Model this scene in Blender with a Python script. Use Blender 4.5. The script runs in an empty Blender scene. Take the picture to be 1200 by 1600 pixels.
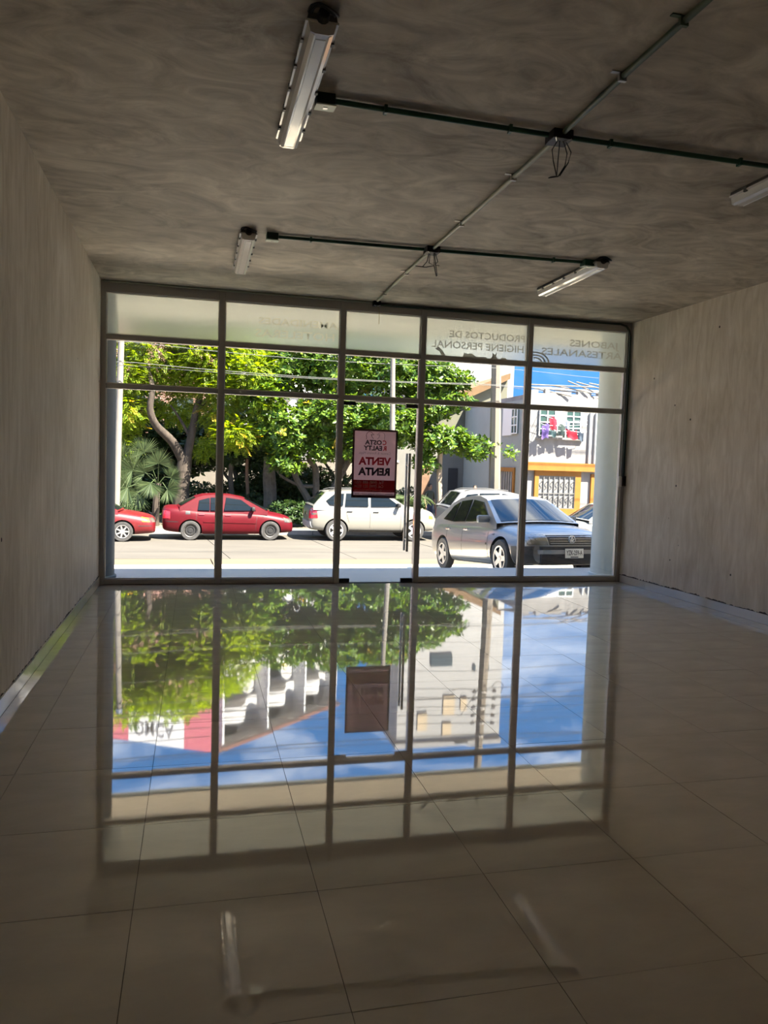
import bpy, bmesh, math, random
import numpy as np
from mathutils import Vector, Matrix, Euler
from mathutils.bvhtree import BVHTree

S = bpy.context.scene
COL = S.collection
PI = math.pi
rnd = random.Random(7)
rng = np.random.default_rng(11)

# ------------------------------------------------------------------ camera, sky, sun, exposure
FPX, YAW, PITCH, ROLL = 1205.28, 0.2408, -0.0633, 0.0312
def make_camera():
    cy, sy, cp, sp = math.cos(YAW), math.sin(YAW), math.cos(PITCH), math.sin(PITCH)
    F = Vector((sy*cp, cy*cp, sp)); R = Vector((cy, -sy, 0)); U = R.cross(F)
    c, s = math.cos(ROLL), math.sin(ROLL)
    R2 = c*R + s*U; U2 = -s*R + c*U
    cam = bpy.data.cameras.new('camera')
    o = bpy.data.objects.new('camera', cam); COL.objects.link(o)
    m = Matrix((R2, U2, -F)).transposed().to_4x4(); m.translation = (0, 0, 1.5)
    o.matrix_world = m
    cam.sensor_fit = 'VERTICAL'; cam.sensor_height = 36; cam.sensor_width = 27
    cam.lens = FPX/1600*36; cam.clip_end = 600; cam.clip_start = 0.02
    S.camera = o
make_camera()

def make_world():
    w = bpy.data.worlds.new('sky'); S.world = w; w.use_nodes = True
    nt = w.node_tree; N = nt.nodes; L = nt.links; N.clear()
    out = N.new('ShaderNodeOutputWorld'); bg = N.new('ShaderNodeBackground')
    tc = N.new('ShaderNodeTexCoord'); sep = N.new('ShaderNodeSeparateXYZ')
    L.new(tc.outputs['Generated'], sep.inputs[0])
    cr = N.new('ShaderNodeValToRGB')
    e = cr.color_ramp.elements
    e[0].position = 0.0; e[0].color = (0.011, 0.042, 0.105, 1)
    e[1].position = 1.0; e[1].color = (0.03, 0.10, 0.26, 1)
    m = cr.color_ramp.elements.new(0.3); m.color = (0.024, 0.080, 0.19, 1)
    L.new(sep.outputs['Z'], cr.inputs[0])
    mp = N.new('ShaderNodeMapping'); mp.inputs['Scale'].default_value = (1.6, 1.6, 4.0)
    L.new(tc.outputs['Generated'], mp.inputs[0])
    nz = N.new('ShaderNodeTexNoise'); nz.inputs['Scale'].default_value = 2.2; nz.inputs['Detail'].default_value = 9
    nz.inputs['Roughness'].default_value = 0.62; nz.inputs['Distortion'].default_value = 0.6
    L.new(mp.outputs[0], nz.inputs[0])
    cc = N.new('ShaderNodeValToRGB'); cc.color_ramp.elements[0].position = 0.47; cc.color_ramp.elements[1].position = 0.74
    L.new(nz.outputs[0], cc.inputs[0])
    mr = N.new('ShaderNodeMapRange'); mr.inputs[1].default_value = 0.10; mr.inputs[2].default_value = 0.30; L.new(sep.outputs['Z'], mr.inputs[0])
    mu = N.new('ShaderNodeMath'); mu.operation = 'MULTIPLY'; L.new(cc.outputs[0], mu.inputs[0]); L.new(mr.outputs[0], mu.inputs[1])
    mx = N.new('ShaderNodeMix'); mx.data_type = 'RGBA'
    L.new(mu.outputs[0], mx.inputs['Factor']); L.new(cr.outputs[0], mx.inputs[6]); mx.inputs[7].default_value = (0.44, 0.45, 0.47, 1)
    L.new(mx.outputs[2], bg.inputs[0]); bg.inputs[1].default_value = 1.0
    L.new(bg.outputs[0], out.inputs[0])
make_world()

SUN = Vector((0.5, -0.52, 1.05)).normalized()
def make_sun():
    l = bpy.data.lights.new('sun', 'SUN'); l.energy = 4.4; l.angle = 0.0093; l.color = (1.0, 0.91, 0.77)
    o = bpy.data.objects.new('sun', l); COL.objects.link(o); o.location = (20, -20, 40)
    o.rotation_euler = (-SUN).to_track_quat('-Z', 'Y').to_euler()
make_sun()
S.view_settings.view_transform = 'Standard'; S.view_settings.look = 'None'
S.view_settings.gamma = 1; S.view_settings.use_curve_mapping = False
S.view_settings.exposure = 3.25
cy = S.cycles
cy.max_bounces = 12; cy.diffuse_bounces = 7; cy.glossy_bounces = 6; cy.transmission_bounces = 8; cy.transparent_max_bounces = 16
cy.use_denoising = True; cy.caustics_reflective = True; cy.caustics_refractive = True
cy.sample_clamp_indirect = 20

# ------------------------------------------------------------------ materials
MATS = {}
def mat(name, col, rough=0.6, metal=0.0, var=0.0, scale=6.0, bump=0.0, stretch=(1, 1, 1), detail=6, col2=None, spec=0.5, ior=None, coat=0.0, lo=0.3, hi=0.7, obj=True):
    """principled material; var / col2 mottles the colour with noise, bump gives relief"""
    if name in MATS: return MATS[name]
    m = bpy.data.materials.new(name); m.use_nodes = True
    nt = m.node_tree; N = nt.nodes; L = nt.links; b = N['Principled BSDF']
    b.inputs['Base Color'].default_value = (*col, 1); b.inputs['Roughness'].default_value = rough
    b.inputs['Metallic'].default_value = metal; b.inputs['Specular IOR Level'].default_value = spec
    if ior: b.inputs['IOR'].default_value = ior
    if coat: b.inputs['Coat Weight'].default_value = coat; b.inputs['Coat Roughness'].default_value = 0.05
    if var or col2 or bump:
        tc = N.new('ShaderNodeTexCoord'); mp = N.new('ShaderNodeMapping'); mp.inputs['Scale'].default_value = stretch
        L.new(tc.outputs['Object'], mp.inputs[0])
        nz = N.new('ShaderNodeTexNoise'); nz.inputs['Scale'].default_value = scale; nz.inputs['Detail'].default_value = detail
        nz.inputs['Roughness'].default_value = 0.6; nz.inputs['Distortion'].default_value = 0.4
        L.new(mp.outputs[0], nz.inputs[0])
        if var or col2:
            cr = N.new('ShaderNodeValToRGB'); cr.color_ramp.elements[0].position = lo; cr.color_ramp.elements[1].position = hi
            c2 = col2 or tuple(min(1, c*(1+var)) for c in col); c1 = col if col2 else tuple(c*(1-var) for c in col)
            cr.color_ramp.elements[0].color = (*c1, 1); cr.color_ramp.elements[1].color = (*c2, 1)
            L.new(nz.outputs[0], cr.inputs[0]); L.new(cr.outputs[0], b.inputs['Base Color'])
        if bump:
            bp = N.new('ShaderNodeBump'); bp.inputs['Strength'].default_value = bump; bp.inputs['Distance'].default_value = 0.02
            L.new(nz.outputs[0], bp.inputs['Height']); L.new(bp.outputs[0], b.inputs['Normal'])
    MATS[name] = m
    return m

def plaster(name, dark, light, stretch, scale, blot, bump, pits=True, rough=0.75, swirl=0.8, grime=False):
    """trowelled cement: two octaves of stretched noise, blotches, pits and fine relief"""
    m = bpy.data.materials.new(name); m.use_nodes = True
    nt = m.node_tree; N = nt.nodes; L = nt.links; b = N['Principled BSDF']
    b.inputs['Roughness'].default_value = rough; b.inputs['Specular IOR Level'].default_value = 0.35
    tc = N.new('ShaderNodeTexCoord')
    def noise(sc, st, det, dist, ro=0.6):
        mp = N.new('ShaderNodeMapping'); mp.inputs['Scale'].default_value = st; L.new(tc.outputs['Object'], mp.inputs[0])
        n = N.new('ShaderNodeTexNoise'); n.inputs['Scale'].default_value = sc; n.inputs['Detail'].default_value = det
        n.inputs['Distortion'].default_value = dist; n.inputs['Roughness'].default_value = ro; L.new(mp.outputs[0], n.inputs[0]); return n
    fine = noise(scale, stretch, 8, swirl); big = noise(blot, (1, 1, 1), 4, 0.5, 0.5)
    mth = N.new('ShaderNodeMath'); mth.operation = 'MULTIPLY_ADD'; L.new(fine.outputs[0], mth.inputs[0]); mth.inputs[1].default_value = 0.55
    m2 = N.new('ShaderNodeMath'); m2.operation = 'MULTIPLY'; L.new(big.outputs[0], m2.inputs[0]); m2.inputs[1].default_value = 0.45
    L.new(m2.outputs[0], mth.inputs[2])
    cr = N.new('ShaderNodeValToRGB'); cr.color_ramp.elements[0].position = 0.34; cr.color_ramp.elements[1].position = 0.66
    cr.color_ramp.elements[0].color = (*dark, 1); cr.color_ramp.elements[1].color = (*light, 1); L.new(mth.outputs[0], cr.inputs[0])
    last = cr.outputs[0]
    if pits:
        v = N.new('ShaderNodeTexVoronoi'); v.inputs['Scale'].default_value = 2.6; L.new(tc.outputs['Object'], v.inputs['Vector'])
        lt = N.new('ShaderNodeMath'); lt.operation = 'LESS_THAN'; L.new(v.outputs['Distance'], lt.inputs[0]); lt.inputs[1].default_value = 0.035
        mx = N.new('ShaderNodeMix'); mx.data_type = 'RGBA'; L.new(lt.outputs[0], mx.inputs['Factor']); L.new(last, mx.inputs[6])
        mx.inputs[7].default_value = (0.05, 0.04, 0.035, 1); last = mx.outputs[2]
    if grime:   # broken plaster edge just over the skirting
        sp = N.new('ShaderNodeSeparateXYZ'); L.new(tc.outputs['Object'], sp.inputs[0])
        n3 = noise(9, (1, 1, 0.2), 5, 1.0)
        a = N.new('ShaderNodeMath'); a.operation = 'MULTIPLY_ADD'; L.new(n3.outputs[0], a.inputs[0]); a.inputs[1].default_value = 0.075; a.inputs[2].default_value = 0.067
        lt = N.new('ShaderNodeMath'); lt.operation = 'LESS_THAN'; L.new(sp.outputs['Z'], lt.inputs[0]); L.new(a.outputs[0], lt.inputs[1])
        mx = N.new('ShaderNodeMix'); mx.data_type = 'RGBA'; L.new(lt.outputs[0], mx.inputs['Factor']); L.new(last, mx.inputs[6])
        mx.inputs[7].default_value = (0.07, 0.055, 0.045, 1); last = mx.outputs[2]
    L.new(last, b.inputs['Base Color'])
    bp = N.new('ShaderNodeBump'); bp.inputs['Strength'].default_value = bump; bp.inputs['Distance'].default_value = 0.015
    L.new(fine.outputs[0], bp.inputs['Height']); L.new(bp.outputs[0], b.inputs['Normal'])
    return m

def leafmat(name, c1, c2, trans=0.35, rough=0.45):
    m = bpy.data.materials.new(name); m.use_nodes = True
    nt = m.node_tree; N = nt.nodes; L = nt.links; b = N['Principled BSDF']
    g = N.new('ShaderNodeNewGeometry'); cr = N.new('ShaderNodeValToRGB')
    cr.color_ramp.elements[0].color = (*c1, 1); cr.color_ramp.elements[1].color = (*c2, 1)
    L.new(g.outputs['Random Per Island'], cr.inputs[0]); L.new(cr.outputs[0], b.inputs['Base Color'])
    b.inputs['Roughness'].default_value = rough; b.inputs['Specular IOR Level'].default_value = 0.4
    t = N.new('ShaderNodeBsdfTranslucent'); mx = N.new('ShaderNodeMixShader'); mx.inputs[0].default_value = trans
    hs = N.new('ShaderNodeHueSaturation'); hs.inputs['Hue'].default_value = 0.485; hs.inputs['Saturation'].default_value = 1.1; hs.inputs['Value'].default_value = 1.7
    L.new(cr.outputs[0], hs.inputs['Color']); L.new(hs.outputs[0], t.inputs[0])
    L.new(b.outputs[0], mx.inputs[1]); L.new(t.outputs[0], mx.inputs[2]); L.new(mx.outputs[0], N['Material Output'].inputs[0])
    return m

def glassmat(name, tint=(0.985, 0.995, 0.99), refl=1.0):
    m = bpy.data.materials.new(name); m.use_nodes = True
    nt = m.node_tree; N = nt.nodes; L = nt.links; N.remove(N['Principled BSDF'])
    t = N.new('ShaderNodeBsdfTransparent'); t.inputs[0].default_value = (*tint, 1)
    g = N.new('ShaderNodeBsdfGlossy'); g.inputs['Roughness'].default_value = 0.0
    f = N.new('ShaderNodeFresnel'); f.inputs[0].default_value = 1.45
    k = N.new('ShaderNodeMath'); k.operation = 'MULTIPLY'; k.inputs[1].default_value = refl; L.new(f.outputs[0], k.inputs[0])
    mx = N.new('ShaderNodeMixShader'); L.new(k.outputs[0], mx.inputs[0]); L.new(t.outputs[0], mx.inputs[1]); L.new(g.outputs[0], mx.inputs[2])
    L.new(mx.outputs[0], N['Material Output'].inputs[0]); return m

def frostmat(name):
    m = bpy.data.materials.new(name); m.use_nodes = True
    nt = m.node_tree; N = nt.nodes; L = nt.links; N.remove(N['Principled BSDF'])
    r = N.new('ShaderNodeBsdfRefraction'); r.inputs['Color'].default_value = (0.70, 0.74, 0.735, 1); r.inputs['Roughness'].default_value = 0.42; r.inputs['IOR'].default_value = 1.16
    tr = N.new('ShaderNodeBsdfTranslucent'); tr.inputs[0].default_value = (0.62, 0.66, 0.65, 1)
    mx = N.new('ShaderNodeMixShader'); mx.inputs[0].default_value = 0.25
    L.new(r.outputs[0], mx.inputs[1]); L.new(tr.outputs[0], mx.inputs[2]); L.new(mx.outputs[0], N['Material Output'].inputs[0]); return m

def vinyl(name, col, tr=0.5):
    m = bpy.data.materials.new(name); m.use_nodes = True
    nt = m.node_tree; N = nt.nodes; L = nt.links; b = N['Principled BSDF']
    b.inputs['Base Color'].default_value = (*col, 1); b.inputs['Roughness'].default_value = 0.55
    t = N.new('ShaderNodeBsdfTranslucent'); t.inputs[0].default_value = (*col, 1)
    mx = N.new('ShaderNodeMixShader'); mx.inputs[0].default_value = tr
    L.new(b.outputs[0], mx.inputs[1]); L.new(t.outputs[0], mx.inputs[2]); L.new(mx.outputs[0], N['Material Output'].inputs[0]); return m

# ------------------------------------------------------------------ mesh helpers
def chain(o):
    m = Matrix.Identity(4)
    while o is not None: m = o.matrix_basis @ m; o = o.parent
    return m
class MB:
    """collects shapes, then links them as ONE mesh object"""
    def __init__(s): s.v = []; s.f = []
    def add(s, vs, fs):
        n = len(s.v); s.v += [tuple(p) for p in vs]; s.f += [tuple(i+n for i in f) for f in fs]; return s
    def box(s, a, b, M=None):
        (x0, y0, z0), (x1, y1, z1) = a, b
        vs = [Vector(p) for p in ((x0,y0,z0),(x1,y0,z0),(x1,y1,z0),(x0,y1,z0),(x0,y0,z1),(x1,y0,z1),(x1,y1,z1),(x0,y1,z1))]
        if M: vs = [M @ p for p in vs]
        return s.add(vs, [(3,2,1,0),(4,5,6,7),(0,1,5,4),(1,2,6,5),(2,3,7,6),(3,0,4,7)])
    def tube(s, path, r, n=8, cap=True):
        path = [Vector(p) for p in path]; rs = r if isinstance(r, (list, tuple)) else [r]*len(path)
        up = Vector((0.123, 0.231, 0.97)); rings = []
        for i, p in enumerate(path):
            d = (path[min(i+1, len(path)-1)] - path[max(i-1, 0)]).normalized()
            a = d.cross(up);
            if a.length < 1e-3: a = d.cross(Vector((1, 0, 0)))
            a.normalize(); b = d.cross(a)
            rings.append([p + rs[i]*(math.cos(2*PI*k/n)*a + math.sin(2*PI*k/n)*b) for k in range(n)])
        vs = [q for r_ in rings for q in r_]; fs = []
        for i in range(len(path)-1):
            for k in range(n):
                a, b = i*n+k, i*n+(k+1) % n; fs.append((a, b, b+n, a+n))
        if cap: fs += [tuple(range(n-1, -1, -1)), tuple(range((len(path)-1)*n, len(path)*n))]
        return s.add(vs, fs)
    def lathe(s, prof, n=24, M=None, close=False):
        vs = []; fs = []
        for k in range(n):
            a = 2*PI*k/n
            for (r, z) in prof:
                p = Vector((r*math.cos(a), r*math.sin(a), z)); vs.append(M @ p if M else p)
        m = len(prof)
        for k in range(n):
            for i in range(m-1 if not close else m):
                j = (i+1) % m; a = k*m; b = ((k+1) % n)*m; fs.append((a+i, b+i, b+j, a+j))
        if not close:
            if prof[0][0] > 1e-5: fs.append(tuple(k*m for k in range(n-1, -1, -1)))
            if prof[-1][0] > 1e-5: fs.append(tuple(k*m+m-1 for k in range(n)))
        return s.add(vs, fs)
    def prism(s, poly, d0, d1, M=None):
        """poly in (a, b), extruded d0..d1 along the third axis; M maps (a, b, d) to the scene"""
        n = len(poly); vs = [Vector((a, b, d0)) for a, b in poly] + [Vector((a, b, d1)) for a, b in poly]
        if M: vs = [M @ p for p in vs]
        return s.add(vs, [tuple(range(n-1, -1, -1)), tuple(range(n, 2*n))] + [(i, (i+1) % n, (i+1) % n+n, i+n) for i in range(n)])
    def mesh(s, name): 
        me = bpy.data.meshes.new(name); me.from_pydata(s.v, [], s.f); me.validate(); return me
    def build(s, name, m, parent=None, smooth=False, bevel=0.0, world=True):
        me = s.mesh(name)
        if parent is not None and world:
            me.transform(chain(parent).inverted())
        return link(name, me, m, parent, smooth, bevel)

def link(name, me, m, parent=None, smooth=False, bevel=0.0):
    ms = m if isinstance(m, (list, tuple)) else [m]
    for x in ms: me.materials.append(x)
    if bevel or True:
        bm = bmesh.new(); bm.from_mesh(me); bmesh.ops.recalc_face_normals(bm, faces=bm.faces)
        if bevel: bmesh.ops.bevel(bm, geom=[e for e in bm.edges if len(e.link_faces) == 2 and e.calc_face_angle(0) > 0.5], offset=bevel, segments=2, profile=0.5, affect='EDGES')
        bm.to_mesh(me); bm.free()
    if smooth:
        me.shade_smooth(); me.set_sharp_from_angle(angle=math.radians(40 if smooth is True else smooth))
    o = bpy.data.objects.new(name, me); COL.objects.link(o)
    if parent is not None: o.parent = parent
    return o

def tag(o, label=None, cat=None, group=None, kind=None):
    if label: o['label'] = label
    if cat: o['category'] = cat
    if group: o['group'] = group
    if kind: o['kind'] = kind
    return o
def empty(name, loc=(0, 0, 0), rot=(0, 0, 0), **k):
    o = bpy.data.objects.new(name, None); COL.objects.link(o); o.empty_display_size = 0.1
    o.matrix_basis = Matrix.Translation(loc) @ Euler(rot).to_matrix().to_4x4()
    return tag(o, **k)
def copy_tree(o, parent=None):
    c = o.copy(); COL.objects.link(c)
    if parent is not None: c.parent = parent
    for ch in list(o.children): copy_tree(ch, c)
    return c
def struct(o, label=None): return tag(o, label=label, kind='structure')

def text_mesh(body, size, align='CENTER', bold=0.0, space=1.0):
    cu = bpy.data.curves.new('lettering', 'FONT'); cu.body = body; cu.size = size; cu.align_x = align; cu.align_y = 'CENTER'
    cu.resolution_u = 2; cu.offset = bold; cu.space_character = space
    o = bpy.data.objects.new('lettering', cu); COL.objects.link(o)
    dg = bpy.context.evaluated_depsgraph_get(); me = bpy.data.meshes.new_from_object(o.evaluated_get(dg))
    COL.objects.unlink(o); bpy.data.objects.remove(o); bpy.data.curves.remove(cu)
    return me
def text(body, size, M, m, parent, name='lettering', world=True, width=None, **k):
    me = text_mesh(body, size, **k)
    xs = [v.co.x for v in me.vertices]
    if width and xs: me.transform(Matrix.Diagonal((width/(max(xs)-min(xs)), 1, 1, 1)))
    me.transform(M)
    if parent is not None and world: me.transform(chain(parent).inverted())
    me.materials.clear(); me.materials.append(m)
    o = bpy.data.objects.new(name, me); COL.objects.link(o); o.parent = parent
    return o
def frame(o, u, v):      # matrix with text axis u -> right, v -> up at origin o
    u = Vector(u); v = Vector(v); w = u.cross(v)
    M = Matrix((u, v, w)).transposed().to_4x4(); M.translation = o; return M

# ------------------------------------------------------------------ shared materials
M_wall = plaster('wall_plaster', (0.66, 0.585, 0.48), (0.98, 0.92, 0.83), (4, 4, 0.8), 3.0, 1.1, 0.25, grime=True)
M_ceil = plaster('ceiling_plaster', (0.24, 0.205, 0.16), (0.76, 0.69, 0.58), (1.0, 1.5, 1), 2.3, 0.75, 0.4, pits=False, swirl=1.7, rough=0.6)
M_tile = mat('polished_porcelain', (0.66, 0.60, 0.495), 0.025, var=0.10, scale=2.2, ior=2.5, stretch=(1, 2.2, 1))
M_skirt = mat('polished_skirting', (0.78, 0.74, 0.68), 0.06, var=0.06, scale=2, ior=1.55)
M_grout = mat('grout', (0.13, 0.115, 0.10), 0.85, var=0.2, scale=30)
M_alu = mat('aluminium', (0.40, 0.385, 0.36), 0.42, 0.3); M_litbead = mat('bead_lit_edge', (0.82, 0.81, 0.78), 0.35)
M_alud = mat('aluminium_dark', (0.10, 0.095, 0.088), 0.5, 0.3)
M_glass = glassmat('clear_glass')
M_frost = frostmat('frosted_film')
M_vin = vinyl('film_lettering', (0.60, 0.60, 0.58), 0.72); M_vinf = vinyl('faint_film_lettering', (0.86, 0.84, 0.74), 0.85)
M_black = mat('black_plastic', (0.015, 0.015, 0.015), 0.45)
M_steel = mat('brushed_steel', (0.55, 0.53, 0.50), 0.3, 0.9)
M_green = mat('green_conduit', (0.012, 0.085, 0.045), 0.32)
M_pale = mat('pale_conduit', (0.33, 0.36, 0.27), 0.4, var=0.1, scale=3)
M_white = mat('white_plastic', (0.75, 0.74, 0.71), 0.35)
M_conc = mat('pale_concrete', (0.36, 0.34, 0.31), 0.85, var=0.18, scale=1.3, bump=0.15)
M_col = mat('column_paint', (0.46, 0.52, 0.51), 0.55, var=0.06, scale=2); M_colshade = mat('column_shaded', (0.055, 0.070, 0.076), 0.6, var=0.06, scale=2)  # left column gets a darker bluish copy, its shade put into the colour
M_soffit = mat('soffit_paint', (0.86, 0.77, 0.62), 0.8, var=0.06, scale=1.2)

# ------------------------------------------------------------------ room shell
XL, XR, YF, ZC, YB = -1.062, 5.596, 9.313, 3.453, -2.6
def room():
    struct(MB().box((XL-0.2, YB-0.2, -0.1), (XL, YF+0.1, ZC)).build('wall_left', M_wall), 'left plaster wall with streaks and small pits')
    struct(MB().box((XR, YB-0.2, -0.1), (XR+0.2, YF+0.1, ZC)).build('wall_right', M_wall), 'right plaster wall with pits and stains')
    struct(MB().box((XL, YB-0.2, -0.1), (XR, YB, ZC)).build('wall_back', M_wall), 'plaster wall behind the viewer')
    struct(MB().box((XL-0.2, YB-0.2, ZC), (XR+0.2, YF+0.1, ZC+0.3)).build('ceiling', M_ceil), 'bare trowelled cement ceiling')
    fl = struct(MB().box((XL, YB, -0.3), (XR, YF+0.12, -0.003)).build('floor', M_grout), 'polished tile floor')
    xs = [XL+0.012] + [-0.18+0.617*k for k in range(-1, 10)] + [XR-0.012]
    ys = [0.14+0.61*k for k in range(15)] + [YF-0.02]
    for i in range(len(xs)-1):
        for j in range(len(ys)-1):
            x0, x1, y0, y1 = xs[i]+0.0012, xs[i+1]-0.0012, ys[j]+0.0012, ys[j+1]-0.0012
            t = MB().box((x0-(x0+x1)/2, y0-(y0+y1)/2, -0.008), (x1-(x0+x1)/2, y1-(y0+y1)/2, 0)).build('tile', M_tile, fl, world=False)
            t.location = ((x0+x1)/2, (y0+y1)/2, rnd.uniform(-0.0004, 0.0003)); t.rotation_euler = (rnd.gauss(0, 0.0005), rnd.gauss(0, 0.0006), 0)
    struct(MB().box((XL, YB, -0.008), (XR, 0.138, 0)).build('tile', M_tile, fl))
    for side, x0, x1 in (('left', XL, XL+0.011), ('right', XR-0.011, XR)):
        b = struct(empty('baseboard_'+side, (x0, 0, 0)), 'low polished tile skirting along the %s wall' % side)
        for j in range(len(ys)-1):
            MB().box((x0, ys[j]+0.001, 0.001), (x1, ys[j+1]-0.001, 0.096+rnd.uniform(-0.003, 0.003))).build('tile', M_skirt, b)
room()

# ------------------------------------------------------------------ shop front: uprights, bays, door
MX = [XL, 0.2765, 1.7086, 2.7275, 4.1628, XR]
T1, T2, TOP = 2.831, 2.2805, 3.335
def bar(a, b, bev=0.004): return MB().box(a, b)
def shopfront():
    hw = 0.033
    for i, x in enumerate(MX):
        a, b = (x, x+0.055) if i == 0 else (x-0.055, x) if i == 5 else (x-hw, x+hw)
        struct(bar((a, YF, 0), (b, YF+0.11, ZC)).build('trim_%d' % (i+1), M_alu, bevel=0.004), 'grey aluminium upright of the shop front')
    for i in range(5):
        x0 = MX[i]+(0.055 if i == 0 else hw); x1 = MX[i+1]-(0.055 if i == 4 else hw)
        w = struct(empty('window_%d' % (i+1), ((x0+x1)/2, YF, 0)), 'glazed shop front bay with a frosted top pane')
        bar((x0, YF+0.005, TOP), (x1, YF+0.105, ZC)).build('head_rail', M_alu, w, bevel=0.004)
        bar((x0, YF+0.01, T1-0.029), (x1, YF+0.10, T1+0.029)).build('transom', M_alu, w, bevel=0.004)
        bar((x0, YF+0.01, T2-0.027), (x1, YF+0.10, T2+0.027)).build('transom', M_alu, w, bevel=0.004)
        if i != 2: bar((x0, YF+0.005, 0.002), (x1, YF+0.105, 0.062)).build('sill_rail', M_alu, w, bevel=0.004)
        MB().box((x0, YF+0.052, T1+0.029), (x1, YF+0.060, TOP)).build('frosted_pane', M_frost, w)
        MB().box((x0, YF+0.052, T2+0.027), (x1, YF+0.060, T1-0.029)).build('pane', M_glass, w)
        if i != 2: MB().box((x0, YF+0.052, 0.062), (x1, YF+0.060, T2-0.027)).build('pane', M_glass, w)
        for zt in (T2+0.027, T1+0.029, 0.062):      # pale glazing beads
            if i == 2 and zt < 0.1: continue
            MB().box((x0, YF+0.034, zt), (x1, YF+0.05, zt+0.012)).build('bead_lit_edge', M_litbead, w)
        MB().box((x0, YF+0.034, TOP-0.014), (x1, YF+0.05, TOP)).build('bead_lit_edge', M_litbead, w)
        for xa in (x0, x1-0.012):  # added pale strips standing in for light on the uprights' side faces
            for za, zb in ((T1+0.029, TOP), (T2+0.027, T1-0.029), (0.062, T2-0.027)):
                if i == 2 and za < 0.1: continue
                MB().box((xa, YF+0.030, za+0.012), (xa+0.012, YF+0.05, zb-0.002)).build('bead_lit_edge', M_litbead, w)
        def line(body, xr, z, size, width):          # film lettering, reads from the street
            text(body, size, frame((xr-width/2, YF+0.0495, z), (-1, 0, 0), (0, 0, 1)), M_vinf if i < 3 else M_vin, w, width=width, bold=0.002)
        if i == 1: line('AMENIDADES', x1-0.03, 3.135, 0.11, 0.95); line('HOTELERAS', x1-0.06, 2.99, 0.13, 0.95)
        if i == 3:
            line('PRODUCTOS DE', x1-0.03, 3.145, 0.12, 1.02); line('HIGIENE PERSONAL', x1-0.04, 3.01, 0.125, 1.24)
            for (cx, pts) in ((x0+0.20, [(-0.07, 0.09), (-0.02, 0.115), (0.03, 0.07), (0.08, 0.0), (0.03, 0.0), (-0.01, 0.06)]),
                              (x0+0.62, [(-0.12, 0.0), (-0.10, 0.06), (-0.05, 0.05), (0.0, 0.06), (0.06, 0.02), (0.2, 0.025), (0.2, 0.0)]),
                              (x0+0.93, [(-0.03, 0.085), (0.0, 0.06), (0.03, 0.09), (0.02, 0.04), (0.06, 0.0), (-0.06, 0.0), (-0.03, 0.04)]),
                              (x0+1.05, [(-0.05, 0.0), (-0.02, 0.03), (0.03, 0.03), (0.06, 0.0)])):
                MB().prism([(cx+a, T1+0.032+b) for a, b in pts], YF+0.0485, YF+0.0505, Matrix(((1,0,0,0),(0,0,1,0),(0,1,0,0),(0,0,0,1)))).build('film_motif', M_vin, w)
        if i == 4:
            line('JABONES', x1-0.10, 3.14, 0.12, 0.72); line('ARTESANALES', x1-0.05, 3.01, 0.125, 1.16)
            for r in (0.20, 0.15, 0.10):
                pts = [(r*math.cos(a), r*math.sin(a)*0.7) for a in np.linspace(0.05, 1.9, 14)]
                pts += [((r-0.025)*math.cos(a), (r-0.025)*math.sin(a)*0.7) for a in np.linspace(1.9, 0.05, 14)]
                MB().prism([(x0+0.06+a, T1+0.03+b) for a, b in pts], YF+0.0485, YF+0.0505, Matrix(((1,0,0,0),(0,0,1,0),(0,1,0,0),(0,0,0,1)))).build('film_motif', M_vin, w)
    # frameless glass door with patch fittings and long pull bars
    d = struct(empty('door_1', (2.66, YF, 0)), 'frameless glass door with long bar handle')
    x0, x1 = MX[2]+hw+0.006, MX[3]-hw-0.006
    MB().box((x0, YF+0.045, 0.014), (x1, YF+0.055, T2-0.045)).build('glass_leaf', M_glass, d)
    for xa, xb, za, zb in ((x0, x0+0.13, 0.008, 0.055), (x1-0.15, x1, 0.008, 0.055), (x0, x0+0.15, T2-0.085, T2-0.038), (x1-0.15, x1, T2-0.085, T2-0.038)):
        MB().box((xa, YF+0.03, za), (xb, YF+0.07, zb)).build('patch_fitting', M_black, d, bevel=0.003)
    MB().box((x0, YF+0.03, -0.002), (x1, YF+0.075, 0.006)).build('threshold', M_alud, d)
    MB().box((x0+0.15, YF+0.055, T2-0.040), (x1-0.15, YF+0.10, T2-0.027)).build('door_stop', M_white, d)
    h = MB().tube([(2.592, YF-0.02, 0.40), (2.592, YF-0.02, 1.63)], 0.016, 12).build('pull_handle', M_steel, d, smooth=True)
    for z in (0.55, 1.48): MB().tube([(2.592, YF-0.02, z), (2.592, YF+0.05, z)], 0.008, 8).build('standoff', M_steel, h)
    h = MB().tube([(2.592, YF+0.12, 0.40), (2.592, YF+0.12, 1.63)], 0.016, 12).build('pull_handle', M_steel, d, smooth=True)
    for z in (0.55, 1.48): MB().tube([(2.592, YF+0.05, z), (2.592, YF+0.12, z)], 0.008, 8).build('standoff', M_steel, h)
shopfront()

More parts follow.
